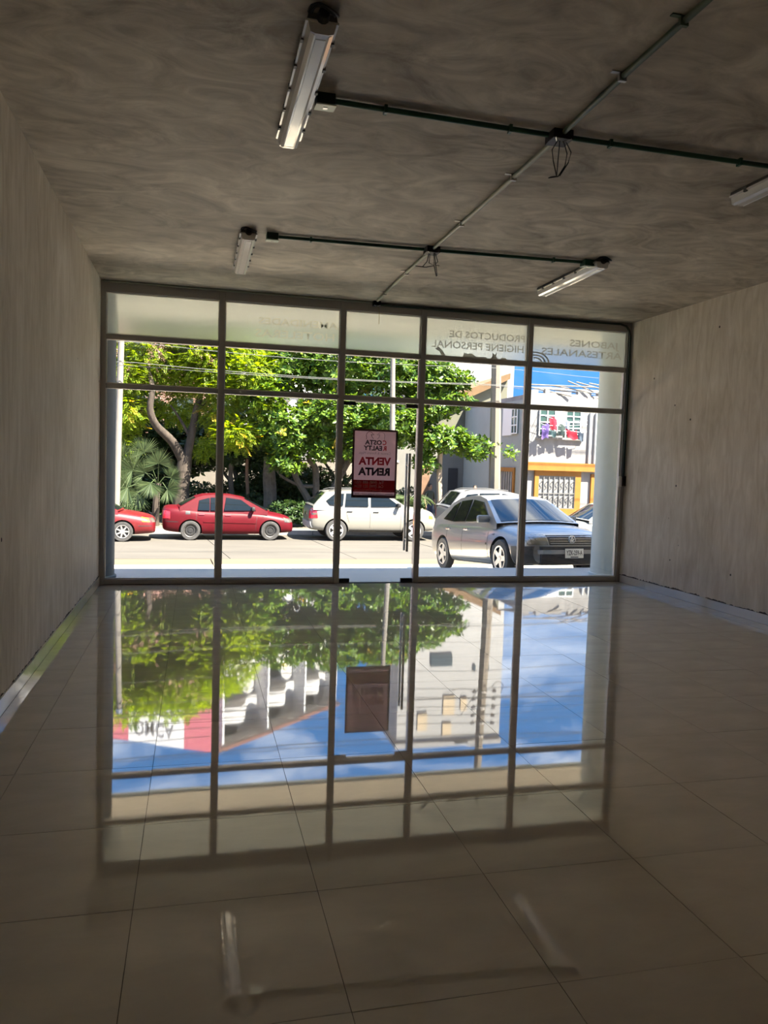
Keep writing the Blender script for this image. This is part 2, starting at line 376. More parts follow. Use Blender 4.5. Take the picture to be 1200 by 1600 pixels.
# ------------------------------------------------------------------ sale / rent banner on the door glass
def banner():
    x0, x1, z0, z1 = 1.872, 2.443, 1.062, 1.912; y = YF+0.036; cx = (x0+x1)/2
    b = empty('banner', (cx, y, z0), label='pink white sale and rent banner hung on the glass door', cat='banner')
    V_w = vinyl('banner_cloth', (0.66, 0.52, 0.54), 0.72); V_d = vinyl('banner_border', (0.16, 0.08, 0.09), 0.4)
    V_r = vinyl('banner_red', (0.50, 0.06, 0.075), 0.7); V_k = vinyl('banner_black', (0.05, 0.035, 0.045), 0.3); V_g = vinyl('banner_grey', (0.36, 0.28, 0.30), 0.4)
    V_p = vinyl('banner_pale', (0.95, 0.86, 0.86), 0.8)
    bd = MB()
    for q in (((x0, y, z0), (x0+0.024, y+0.003, z1)), ((x1-0.024, y, z0), (x1, y+0.003, z1)), ((x0+0.024, y, z0), (x1-0.024, y+0.003, z0+0.035)), ((x0+0.024, y, z1-0.024), (x1-0.024, y+0.003, z1))): bd.box(*q)
    bd.build('border', V_d, b)
    MB().box((x0+0.024, y-0.002, z0+0.035), (x1-0.024, y, z1-0.024)).build('sheet', V_w, b)
    MB().box((x0+0.014, y-0.003, z0+0.075), (x1-0.024, y-0.001, z0+0.222)).build('red_panel', V_r, b)
    def ln(s, z, size, m, width, xc=cx, bold=0.0): text(s, size, frame((xc, y-0.0036, z), (-1, 0, 0), (0, 0, 1)), m, b, width=width, bold=bold)
    wC = 0.062
    ln('C', 1.748, 0.078, V_r, 0.048, cx+0.118, 0.003); ln('OSTA', 1.748, 0.078, V_k, 0.215, cx-0.022, 0.003)
    ln('R', 1.678, 0.078, V_r, 0.046, cx+0.125, 0.003); ln('EALTY', 1.678, 0.078, V_k, 0.235, cx-0.025, 0.003)
    ln('Cancun & Riviera Maya', 1.618, 0.045, V_g, 0.40)
    ln('VENTA', 1.515, 0.125, V_r, 0.415, cx, 0.006); ln('RENTA', 1.385, 0.125, V_k, 0.405, cx, 0.006)
    ln('Tel. (998) 688 1551', 1.252, 0.05, V_p, 0.37, cx-0.065, 0.001); ln('Cel. (998) 321 0234', 1.205, 0.05, V_p, 0.37, cx-0.065, 0.001)
    ln('contacto@costarealty.com.mx', 1.158, 0.03, V_p, 0.50); ln('www.costarealty.com.mx', 1.112, 0.042, V_k, 0.49)
    for s in (-1, 1):        # the two curved bird heads of the emblem, drawn in line
        pts = [(0.118, 1.785), (0.112, 1.81), (0.118, 1.835), (0.108, 1.865), (0.082, 1.882), (0.052, 1.876), (0.034, 1.856), (0.016, 1.848), (0.034, 1.842), (0.056, 1.848)]
        lm = MB().tube([(cx+s*a, y-0.0035, z) for a, z in pts], 0.003, 5)
        lm.tube([(cx+s*0.056, y-0.0035, 1.848), (cx+s*0.045, y-0.0035, 1.82), (cx+s*0.025, y-0.0035, 1.795)], 0.003, 5)
        lm.build('emblem', V_g if s > 0 else V_k, b)
    for xx in (x0+0.012, x1-0.012):
        for zz in (z0+0.012, z1-0.012):
            MB().lathe([(0.006, 0), (0.006, 0.004), (0.0, 0.004)], 10, frame((xx, y-0.0005, zz), (1, 0, 0), (0, 0, 1)) ).build('eyelet', M_steel, b)
banner()

# ------------------------------------------------------------------ ceiling: lamps, conduits, boxes
def lamp_fixture():
    Lh = 0.645
    r = empty('tube_lamp', (0, 0, 0))
    M_d = mat('lamp_diffuser', (0.78, 0.76, 0.73), 0.18, coat=0.4); M_t = mat('lamp_tray', (0.10, 0.10, 0.10), 0.5)
    M_c = mat('lamp_clear', (0.86, 0.84, 0.81), 0.1, coat=0.6)
    XZ = Matrix(((1,0,0,0),(0,0,1,0),(0,1,0,0),(0,0,0,1)))
    MB().prism([(-0.062, 0.0), (0.062, 0.0), (0.068, -0.028), (-0.068, -0.028)], -Lh, Lh, XZ).build('tray', M_t, r, world=False)
    MB().prism([(-0.074, -0.026), (0.074, -0.026), (0.074, -0.037), (-0.074, -0.037)], -Lh, Lh, XZ).build('rim', M_d, r, world=False)
    df = MB().prism([(-0.064, -0.036), (0.064, -0.036), (0.052, -0.078), (0.034, -0.088), (0.026, -0.084), (-0.026, -0.084), (-0.034, -0.088), (-0.052, -0.078)], -Lh+0.012, Lh-0.012, XZ).build('diffuser', M_c, r, world=False)
    MB().prism([(-0.024, -0.0835), (0.024, -0.0835), (0.022, -0.0865), (-0.022, -0.0865)], -Lh+0.05, Lh-0.03, XZ).build('reflector', M_d, df, world=False)
    for s in (-1, 1):
        MB().prism([(-0.064, -0.03), (0.064, -0.03), (0.052, -0.079), (0.03, -0.086), (-0.03, -0.086), (-0.052, -0.079)], s*(Lh-0.012)-0.011, s*(Lh-0.012)+0.011, XZ).build('end_cap', M_d if s > 0 else M_c, r, world=False)
        for k in range(5):
            yy = -Lh+0.16+k*(2*Lh-0.32)/4
            MB().box((s*0.070-0.006, yy-0.014, -0.046), (s*0.070+0.008, yy+0.014, -0.016)).build('clip', M_t, r, world=False)
    g = MB().tube([(0, -Lh-0.01, -0.02), (0, -Lh-0.05, -0.02)], [0.03, 0.024], 12).build('cable_gland', M_black, r, world=False)
    for q in (0.05, 0.065):
        MB().tube([(q*math.cos(a), -Lh-0.02-q*math.sin(a), -0.012-0.2*q*math.sin(2*a)) for a in np.linspace(0, PI, 12)], 0.006, 6).build('flex', M_black, g, smooth=True, world=False)
    return r
def ceiling_gear():
    proto = lamp_fixture()
    spots = [((0.51, 4.13), 0.0, 'nearest white tube lamp on the ceiling, left of the cross conduits'),
             ((0.41, 7.47), 0.0, 'small looking tube lamp near the shop front, left end of far conduit'),
             ((3.64, 7.26), 0.0, 'tube lamp near the shop front at the right end of far conduit'),
             ((3.65, 4.14), 0.0, 'tube lamp cut by the right edge of the photograph')]
    for i, ((x, y), a, lab) in enumerate(spots):
        o = proto if i == 0 else copy_tree(proto)
        o.location = (x, y, ZC-0.001); o.rotation_euler = (0, 0, a)
        tag(o, lab, 'lamp', 'tube lamps on the ceiling')
    zc = ZC-0.02
    def conduit(name, path, r, m, label, straps=()):
        c = MB().tube(path, r, 10).build(name, m, smooth=True); tag(c, label, 'conduit')
        for (x, y, ax, out) in straps:
            b = MB()
            if ax == 'x': b.box((x-0.009, y-r-0.004, ZC-2*r-0.012), (x+0.009, y+r+0.004, ZC-0.0005)); b.box((x-0.009, y+r, ZC-0.004), (x+0.009, y+r+0.035, ZC-0.0005))
            else: b.box((x-r-0.004, y-0.009, ZC-2*r-0.012), (x+r+0.004, y+0.009, ZC-0.0005)); b.box((x-r-0.045, y-0.011, ZC-0.006), (x-r, y+0.011, ZC-0.0005))
            b.build('strap', M_steel if out else m, c)
        return c
    conduit('conduit', [(2.00, 0.6, zc), (2.01, 3.5, zc), (2.03, 4.20, zc)], 0.0155, mat('olive_conduit', (0.10, 0.15, 0.085), 0.35), 'long greenish ceiling conduit running overhead toward the near cross box', [(2.01, 3.55, 'y', 1), (2.005, 3.05, 'y', 0)])
    conduit('conduit', [(2.03, 4.33, zc), (2.04, 5.6, zc), (2.04, 6.74, zc)], 0.0155, M_pale, 'pale conduit joining the near cross box to the far cross box', [(2.035, 4.95, 'y', 1), (2.04, 6.0, 'y', 1)])
    conduit('conduit', [(2.04, 6.88, zc), (2.045, 7.6, zc), (2.06, 8.4, zc), (2.08, 9.12, zc)], 0.0155, M_pale, 'pale bent conduit from the far cross box to the shop front header', [(2.05, 7.7, 'y', 1), (2.065, 8.7, 'y', 1)])
    conduit('conduit', [(0.70, 4.24, zc), (1.96, 4.27, zc)], 0.0155, M_green, 'dark green ceiling conduit between nearest lamp and near cross box', [(0.98, 4.247, 'x', 0), (1.72, 4.264, 'x', 0)])
    conduit('conduit', [(2.10, 4.27, zc), (3.5, 4.27, zc), (5.2, 4.27, zc)], 0.0155, M_green, 'dark green ceiling conduit from near cross box to the right edge', [(2.36, 4.27, 'x', 0), (3.25, 4.27, 'x', 0)])
    conduit('conduit', [(0.67, 6.88, zc), (1.97, 6.82, zc)], 0.0155, M_green, 'dark green ceiling conduit left of the far cross box', [(0.95, 6.867, 'x', 0)])
    conduit('conduit', [(2.11, 6.81, zc), (3.48, 6.72, zc)], 0.0155, M_green, 'dark green ceiling conduit right of the far cross box', [(3.2, 6.74, 'x', 0)])
    conduit('conduit', [(XL+0.02, YF-0.03, ZC-0.014), (2.05, YF-0.03, ZC-0.014)], 0.011, M_pale, 'thin conduit along the header left of its small box')
    zt = ZC-0.030
    conduit('conduit', [(2.15, YF-0.02, zt), (5.42, YF-0.02, zt), (5.50, YF-0.02, zt-0.02), (5.55, YF-0.02, zt-0.075), (5.567, YF-0.02, zt-0.15), (5.567, YF-0.02, 1.42)], 0.0145, mat('dark_conduit', (0.02, 0.05, 0.035), 0.35), 'dark conduit along the header that bends down the right jamb')
    def jbox(x, y, s, label, m, lid=None, tilt=0):
        b = empty('junction_box', (x, y, ZC), label=label, cat='junction box')
        bx = MB(); bx.box((x-s, y-s, ZC-0.055), (x+s, y+s, ZC)); bx.build('box', m, b, bevel=0.004)
        if lid:
            l = MB().box((-s-0.004, -s-0.004, -0.006), (s+0.004, s+0.004, 0), Matrix.Translation((x, y-0.004, ZC-0.056)) @ Euler((tilt, 0, 0)).to_matrix().to_4x4()).build('cover', lid, b)
            MB().box((x-0.012, y-0.018, ZC-0.067), (x+0.012, y+0.004, ZC-0.06)).build('screw_slot', M_steel, l)
        else:
            for sx in (-1, 1): MB().tube([(x+sx*s*0.8, y-s, ZC-0.052), (x+sx*s*0.3, y-s*0.2, ZC-0.057), (x+sx*s*0.25, y-0.01, ZC-0.06)], 0.004, 5).build('bracket', M_steel, b)
        return b
    M_cov = mat('box_cover', (0.62, 0.70, 0.60), 0.4, 0.1)
    M_dg = mat('box_green', (0.008, 0.035, 0.02), 0.4)
    jbox(0.645, 4.24, 0.05, 'green junction box with pale cover beside the nearest lamp', M_dg, M_cov, 0.12)
    jbox(0.615, 6.88, 0.05, 'green junction box with pale cover at left end of far conduit', M_dg, M_cov, 0.1)
    jbox(3.535, 6.715, 0.05, 'green junction box with pale cover above the far right lamp', M_green, M_cov, 0.1)
    def wires(b, x, y, loops, m):
        for pts in loops: MB().tube([(x+a, y+c, ZC-0.055-d) for a, c, d in pts], 0.0035, 5).build('wire', m, b, smooth=True)
    b = jbox(2.03, 4.27, 0.062, 'open black cross box with long hanging wire loops, nearest', M_black)
    wires(b, 2.03, 4.27, [[(-0.02, -0.02, 0), (-0.055, -0.03, 0.06), (-0.045, -0.03, 0.12), (-0.015, -0.02, 0.20)], [(-0.005, -0.02, 0), (-0.01, -0.02, 0.1), (-0.015, -0.02, 0.20), (-0.06, -0.03, 0.215)],
                           [(0.02, -0.02, 0), (0.04, -0.03, 0.07), (0.03, -0.03, 0.14), (-0.01, -0.03, 0.205), (-0.07, -0.03, 0.22)], [(0.035, -0.02, 0), (0.065, -0.03, 0.06), (0.05, -0.03, 0.12), (0.0, -0.03, 0.2)]], M_black)
    b = jbox(2.04, 6.81, 0.062, 'open black cross box with tangled wires nearer the shop front', M_black)
    wires(b, 2.04, 6.81, [[(-0.03, -0.02, 0), (-0.05, -0.03, 0.08), (-0.09, -0.03, 0.13), (-0.16, -0.04, 0.13)], [(-0.02, -0.02, 0), (-0.03, -0.03, 0.09), (0.02, -0.03, 0.11), (-0.06, -0.03, 0.13), (-0.15, -0.03, 0.13)],
                           [(0.015, -0.02, 0), (0.02, -0.02, 0.1), (0.045, -0.02, 0.2)], [(0.03, -0.02, 0), (0.055, -0.02, 0.07), (0.03, -0.02, 0.1), (0.07, -0.02, 0.105)], [(0.02, -0.02, 0), (0.03, -0.03, 0.08), (0.05, -0.03, 0.2)]], M_black)
    b = jbox(2.10, YF-0.055, 0.045, 'small black box at the header with one hanging wire', M_black)
    wires(b, 2.10, YF-0.055, [[(0.01, -0.02, 0), (0.03, -0.03, 0.06), (0.03, -0.03, 0.22)]], mat('yellow_wire', (0.40, 0.36, 0.18), 0.5))
    s = empty('switch_box', (5.565, YF-0.03, 1.36), label='black wall box at the foot of the right jamb conduit', cat='switch box')
    MB().box((5.545, YF-0.05, 1.29), (5.594, YF-0.001, 1.425)).build('box', M_black, s, bevel=0.004)
    MB().box((5.505, YF-0.03, 1.28), (5.544, YF-0.002, 1.42)).build('side_plate', M_white, s, bevel=0.003)
ceiling_gear()

# ------------------------------------------------------------------ porch, ramp, street, kerb, far ground
Z_ST = -1.07
def ramp_z(y): return -0.27 + (y-10.9)*(-0.80/9.1) if y < 20 else Z_ST
def outside_ground():
    p = struct(MB().box((-9, YF+0.11, -0.35), (16, 10.87, -0.03)).build('porch_floor', mat('porch_cement', (0.30, 0.315, 0.315), 0.5, var=0.08, scale=1.5)), 'grey cement porch floor in front of the glass')
    struct(MB().box((-9, YF+0.1, ZC), (16, 11.48, ZC+0.42)).build('porch_ceiling', M_soffit), 'beige porch slab over the shop front')
    struct(MB().box((-9, 11.48, ZC-0.03), (16, 11.56, ZC+0.44)).build('trim_7', M_col), 'edge of the porch slab')
    for nm, a, b in (('wall_front_left', -9, XL-0.2), ('wall_front_right', XR+0.2, 16)):
        struct(MB().box((a, YF-0.1, -0.3), (b, YF+0.1, ZC)).build(nm, M_soffit), 'plain front wall of the neighbouring shop')
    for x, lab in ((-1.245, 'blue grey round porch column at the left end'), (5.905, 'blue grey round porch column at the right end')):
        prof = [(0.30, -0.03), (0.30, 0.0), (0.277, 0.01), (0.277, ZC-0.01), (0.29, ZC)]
        struct(MB().lathe(prof, 40, Matrix.Translation((x, 10.1, 0))).build('column', M_colshade if x < 0 else M_col, smooth=True), lab)
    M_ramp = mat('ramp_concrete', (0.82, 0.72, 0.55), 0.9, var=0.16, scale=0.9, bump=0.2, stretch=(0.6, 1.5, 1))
    M_ramp2 = mat('ramp_concrete_dimmed', (0.105, 0.082, 0.050), 0.9, var=0.16, scale=0.9, bump=0.2, stretch=(0.6, 1.5, 1))  # far row darkened against overexposure; nearer rows stay pale to bounce light inside
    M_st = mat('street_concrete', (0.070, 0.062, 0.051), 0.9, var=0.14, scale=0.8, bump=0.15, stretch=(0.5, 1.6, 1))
    r = struct(MB().box((-80, 10.87, -1.6), (100, 20, -1.45)).build('driveway', M_conc), 'sloping beige concrete apron before the street')
    st = struct(MB().box((-80, 20, -1.6), (100, 26.6, -1.30)).build('street', M_conc), 'pale concrete street')
    w = 3.3
    for i in range(-7, 12):
        for j in range(3):
            x0, x1 = i*w+0.4+0.012, i*w+w+0.4-0.012; y0, y1 = 10.87+j*3.043+0.01, 10.87+j*3.043+3.033
            vs = [(x, y, z) for z in (0, 1) for x, y in ((x0, y0), (x1, y0), (x1, y1), (x0, y1))]
            dz = rnd.uniform(-0.004, 0.004)
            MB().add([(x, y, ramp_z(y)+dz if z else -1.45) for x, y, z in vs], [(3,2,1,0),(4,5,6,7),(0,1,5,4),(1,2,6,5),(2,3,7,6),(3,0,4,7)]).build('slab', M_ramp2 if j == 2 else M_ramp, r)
        for j in range(2):
            y0, y1 = 20.01+j*3.3, 20.01+j*3.3+3.28; dz = rnd.uniform(-0.004, 0.004)
            sk = 0.35
            vs = [(i*w+0.9+0.012-sk*(y-20)/3.3, y, z) for y, z in ((y0, 0), (y1, 0), (y0, 1), (y1, 1))]
            a, b, c, d = vs; W_ = w-0.024
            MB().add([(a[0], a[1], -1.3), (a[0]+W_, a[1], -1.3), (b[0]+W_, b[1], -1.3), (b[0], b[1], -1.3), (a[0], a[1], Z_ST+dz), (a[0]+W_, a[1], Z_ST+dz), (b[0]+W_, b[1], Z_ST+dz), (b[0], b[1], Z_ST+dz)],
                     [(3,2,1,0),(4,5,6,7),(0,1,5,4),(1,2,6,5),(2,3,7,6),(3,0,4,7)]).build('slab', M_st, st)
    kb = struct(empty('kerb', (0, 26.7, Z_ST)), 'low concrete kerb along the far pavement')
    for i in range(-8, 14):
        MB().box((i*2.0+0.01, 26.6, -1.3), (i*2.0+1.99, 26.78, -0.93+rnd.uniform(-0.006, 0.006))).build('kerb_stone', M_conc, kb)
    struct(MB().box((-80, 26.78, -1.3), (100, 28.0, -0.945)).build('pavement', mat('far_pavement', (0.11, 0.098, 0.08), 0.95, var=0.25, scale=2, bump=0.4)), 'worn far pavement beside the kerb')
    struct(MB().box((-120, 28.0, -1.4), (150, 260, -0.96)).build('ground', mat('bare_soil', (0.17, 0.14, 0.10), 0.95, var=0.35, scale=0.8, bump=0.5)), 'bare soil under the trees')
outside_ground()

# ------------------------------------------------------------------ cars
M_tyre = mat('tyre_rubber', (0.045, 0.043, 0.042), 0.8, var=0.3, scale=8)
M_liner = mat('arch_liner', (0.008, 0.008, 0.008), 0.9)
M_cglass = mat('car_glass', (0.006, 0.008, 0.008), 0.03, ior=1.5)
M_chrome = mat('chrome', (0.62, 0.62, 0.62), 0.18, 0.95)
M_rim = mat('alloy_rim', (0.45, 0.45, 0.46), 0.32, 0.75)
M_trimb = mat('car_trim_black', (0.02, 0.02, 0.021), 0.5)
M_lens = mat('headlamp_lens', (0.11, 0.105, 0.088), 0.12, 0.25, var=0.25, scale=9, coat=0.5)
M_red = mat('tail_lens', (0.55, 0.02, 0.03), 0.15, coat=0.5)
M_amb = mat('amber_lens', (0.75, 0.25, 0.03), 0.2)

def car(name, label, loc, rot, sp, paint, group='parked cars'):
    root = empty(name, loc, rot, label=label, cat='car', group=group)
    st = sp['st']; vs = []; fs = []; n = 14
    for (x, w, zb, zs, zt) in st:
        h = [(0, zb), (w*0.55, zb), (w*0.86, zb+0.01), (w*0.965, zb+0.08), (w, zb+0.42*(zs-zb)), (w*0.99, zb+0.72*(zs-zb)), (w*0.93, zs), (w*0.72, zs+0.75*(zt-zs)), (w*0.36, zt)]
        sec = h + [(0, zt+0.006)] + [(-y, z) for y, z in reversed(h[1:])]
        n = len(sec); vs += [(x, y, z) for y, z in sec]
    for i in range(len(st)-1):
        for k in range(n): fs.append((i*n+k, i*n+(k+1) % n, (i+1)*n+(k+1) % n, (i+1)*n+k))
    fs += [tuple(range(n)), tuple(range((len(st)-1)*n, len(st)*n))[::-1]]
    # cabin
    bz, bw, rz, rw = sp['belt']; cab = sp['cab']; C = []
    def cw(z): return bw+(min(z, rz)-bz)/(rz-bz)*(rw-bw)
    K = 4
    def top(i, j):
        x, z, bow = cab[i]; q = 1-(j/K)**2; return (x+bow*q, cw(z)*j/K, z+0.03*q)
    me = bpy.data.meshes.new('body'); me.from_pydata(vs, [], fs)
    bm = bmesh.new(); bm.from_mesh(me); bmesh.ops.recalc_face_normals(bm, faces=bm.faces); bm.to_mesh(me); bm.free()
    me.materials.append(paint); me.materials.append(M_liner)
    ob = bpy.data.objects.new('tmp', me); COL.objects.link(ob)
    md = ob.modifiers.new('s', 'SUBSURF'); md.levels = 2; md.render_levels = 2
    cut = MB(); R = sp['tr']
    for wx in sp['wx']:
        for s in (-1, 1): cut.lathe([(R*1.17, -0.2), (R*1.17, 0.3)], 28, frame((wx, s*(sp['tw']-0.02), R), (1, 0, 0), (0, 0, 1)))
    cme = cut.mesh('cut'); cme.materials.append(M_liner)
    bm = bmesh.new(); bm.from_mesh(cme); bmesh.ops.recalc_face_normals(bm, faces=bm.faces); bm.to_mesh(cme); bm.free()
    co = bpy.data.objects.new('cut', cme); COL.objects.link(co)
    bo = ob.modifiers.new('b', 'BOOLEAN'); bo.object = co; bo.operation = 'DIFFERENCE'; bo.solver = 'EXACT'
    try: bo.material_mode = 'TRANSFER'
    except Exception: pass
    dg = bpy.context.evaluated_depsgraph_get(); bme = bpy.data.meshes.new_from_object(ob.evaluated_get(dg))
    bpy.data.objects.remove(ob); bpy.data.objects.remove(co)
    bme.name = 'body'; bme.shade_smooth(); bme.set_sharp_from_angle(angle=math.radians(32))
    body = bpy.data.objects.new('body', bme); COL.objects.link(body); body.parent = root
    cb = MB(); m = 2*K+1; tv = [top(i, j) for i in range(len(cab)) for j in range(-K, K+1)]
    tf = [(i*m+j, i*m+j+1, (i+1)*m+j+1, (i+1)*m+j) for i in range(len(cab)-1) for j in range(m-1)]
    base = len(tv)
    for s in (-1, 1): tv += [(min(max(c[0], cab[-1][0]), cab[0][0]), s*bw, bz-0.10) for c in cab]
    for q, j in ((0, 0), (1, m-1)):
        for i in range(len(cab)-1):
            tf.append((i*m+j, (i+1)*m+j, base+q*len(cab)+i+1, base+q*len(cab)+i))
    cb.add(tv, tf).build('cabin', paint, root, smooth=35, world=False)
    # windscreen and rear window: panels lying on the cabin surface
    def panel(nm, i0, i1, t0, t1, jr, mm, off=0.006):
        P = []; nu, nv = 8, 5
        for a in range(nv+1):
            t = t0+(t1-t0)*a/nv
            for b in range(nu+1):
                j = (-1+2*b/nu)*K*jr
                A, B = Vector(top(i0, j)), Vector(top(i1, j)); P.append(A.lerp(B, t))
        nrm = (P[1]-P[0]).cross(P[nu+1]-P[0]).normalized()
        if nrm.z < 0: nrm = -nrm
        a = MB(); k = len(P); w_ = nu+1
        f = [(r*w_+c, r*w_+c+1, (r+1)*w_+c+1, (r+1)*w_+c) for r in range(nv) for c in range(nu)]
        a.add([p+nrm*off for p in P]+[p-nrm*0.01 for p in P], f+[tuple(q+k for q in reversed(x)) for x in f])
        rim = list(range(0, w_))+[r*w_+nu for r in range(1, nv+1)]+[nv*w_+c for c in range(nu-1, -1, -1)]+[r*w_ for r in range(nv-1, 0, -1)]
        for q in range(len(rim)): u, v = rim[q], rim[(q+1) % len(rim)]; a.f.append((u, v, v+k, u+k))
        return a.build(nm, mm, root, smooth=True, world=False)
    panel('windscreen', 0, 1, sp.get('ws0', 0.06), 0.95, 0.90, M_cglass); panel('rear_window', len(cab)-2, len(cab)-1, 0.06, sp.get('rw1', 0.88), 0.88, M_cglass)
    for s in (-1, 1):
        for poly in sp['win']:
            a = MB(); nn = len(poly)
            vo = [(x, s*(cw(z)+0.007), z) for x, z in poly]+[(x, s*(cw(z)-0.01), z) for x, z in poly]
            a.add(vo, [tuple(range(nn)), tuple(range(2*nn-1, nn-1, -1))]+[(i, (i+1) % nn, (i+1) % nn+nn, i+nn) for i in range(nn)])
            a.build('side_window', M_cglass, root, world=False)
    # details projected on the body skin
    bm = bmesh.new(); bm.from_mesh(bme); T = BVHTree.FromBMesh(bm)
    def hit(a, b, ax):
        if ax in ('L', 'R'):
            s = 1 if ax == 'L' else -1; h = T.ray_cast(Vector((a, s*3, b)), Vector((0, -s, 0))); d = Vector((0, s, 0)); fb = Vector((a, s*sp['tw'], b))
        else:
            s = 1 if ax == 'F' else -1; h = T.ray_cast(Vector((s*6, a, b)), Vector((-s, 0, 0))); d = Vector((s, 0, 0)); fb = None
        return (h[0] if h[0] is not None else fb), d
    def patch(nm, c4, ax, mm, off=0.008, nu=6, nv=3, parent=root):
        P = []
        for r in range(nv+1):
            for c in range(nu+1):
                u, v = c/nu, r/nv
                a = (1-v)*((1-u)*c4[0][0]+u*c4[1][0])+v*((1-u)*c4[3][0]+u*c4[2][0]); b = (1-v)*((1-u)*c4[0][1]+u*c4[1][1])+v*((1-u)*c4[3][1]+u*c4[2][1])
                p, d = hit(a, b, ax); g = 0
                while p is None and g < 40: a *= 0.98; g += 1; p, d = hit(a, b, ax)
                if p is None: return None
                P.append((p, d))
        a = MB(); w_ = nu+1; k = len(P)
        f = [(r*w_+c, r*w_+c+1, (r+1)*w_+c+1, (r+1)*w_+c) for r in range(nv) for c in range(nu)]
        a.add([p+d*off for p, d in P]+[p-d*0.012 for p, d in P], f+[tuple(q+k for q in reversed(x)) for x in f])
        rim = list(range(0, w_))+[r*w_+nu for r in range(1, nv+1)]+[nv*w_+c for c in range(nu-1, -1, -1)]+[r*w_ for r in range(nv-1, 0, -1)]
        for q in range(len(rim)): u, v = rim[q], rim[(q+1) % len(rim)]; a.f.append((u, v, v+k, u+k))
        return a.build(nm, mm, parent, smooth=True, world=False)
    out = dict(root=root, patch=patch, hit=hit, cw=cw)
    for (nm, c4, ax, mm, off) in sp['patches']:
        for q in (('L', 'R') if ax == 'S' else (ax,)): patch(nm, c4, q, mm, off)
        if ax in ('F', 'B') and nm in ('headlamp', 'tail_lamp', 'fog_lamp'): patch(nm, [(-y, z) for y, z in c4], ax, mm, off)
    for s, q in ((1, 'L'), (-1, 'R')):
        for x in sp['seams']: patch('door_seam', [(x[0], x[1]), (x[0]+0.010, x[1]), (x[2]+0.010, x[3]), (x[2], x[3])], q, M_trimb, 0.002, 1, 8)
        for (x, z) in sp['handles']:
            p, d = hit(x, z, q); p = p
            MB().box((x-0.09, p.y-0.004 if s > 0 else p.y-0.026, z-0.016), (x+0.09, p.y+0.026 if s > 0 else p.y+0.004, z+0.016)).build('door_handle', sp['hm'], root, world=False, bevel=0.006)
        mx, mz = sp['mirror']; yy = cw(mz)
        MB().box((mx-0.055, yy*s-0.02 if s > 0 else yy*s-0.21, mz-0.06), (mx+0.055, yy*s+0.21 if s > 0 else yy*s+0.02, mz+0.075)).build('wing_mirror', sp.get('mm', paint), root, world=False, bevel=0.035, smooth=True)
    # wheels
    for wx in sp['wx']:
        for s in (-1, 1):
            Wm = frame((wx, s*sp['tw'], R), (1, 0, 0), (0, 0, 1)) if s < 0 else frame((wx, s*sp['tw'], R), (-1, 0, 0), (0, 0, 1))
            r0 = R*0.66
            wh = MB().lathe([(r0, -0.14), (R*0.94, -0.145), (R, -0.12), (R, -0.02), (R*0.95, 0.0), (r0+0.02, 0.0), (r0, -0.02)], 30, Wm, close=True).build('wheel', M_tyre, root, smooth=True, world=False)
            rm = MB().lathe([(0, -0.05), (r0*0.82, -0.07), (r0*0.93, -0.005), (r0*1.01, 0.004), (r0*1.01, -0.05)], 30, Wm).build('rim', sp['rim'] if sp['sty'] == 'disc' else M_trimb, wh, smooth=True, world=False)
            if sp['sty'] == 'disc':
                MB().lathe([(0, -0.01), (r0*0.35, -0.012), (r0*0.42, -0.055)], 20, Wm).build('hub_cap', M_trimb, wh, smooth=True, world=False)
                MB().lathe([(r0*0.5, -0.03), (r0*0.55, -0.018), (r0*0.75, -0.018), (r0*0.8, -0.04)], 24, Wm).build('rim_band', M_trimb, wh, smooth=True, world=False)
            else:
                a = MB().lathe([(r0*0.9, -0.03), (r0*0.9, 0.004), (r0*1.02, 0.006), (r0*1.02, -0.03)], 30, Wm, close=True)
                a.lathe([(0, 0.0), (r0*0.22, -0.002), (r0*0.25, -0.04)], 16, Wm)
                ns = sp['ns']
                for k in range(ns):
                    Rk = Wm @ Matrix.Rotation(2*PI*k/ns, 4, 'Z'); ww = sp['sw']
                    a.add([Rk @ Vector(p) for p in ((r0*0.15, -ww, -0.006), (r0*0.93, -ww*0.75, 0.0), (r0*0.93, ww*0.75, 0.0), (r0*0.15, ww, -0.006), (r0*0.15, -ww, -0.045), (r0*0.93, -ww*0.75, -0.04), (r0*0.93, ww*0.75, -0.04), (r0*0.15, ww, -0.045))],
                          [(0,1,2,3),(7,6,5,4),(0,4,5,1),(1,5,6,2),(2,6,7,3),(3,7,4,0)])
                a.build('spokes', sp['rim'], wh, world=False)
    bm.free()
    return out

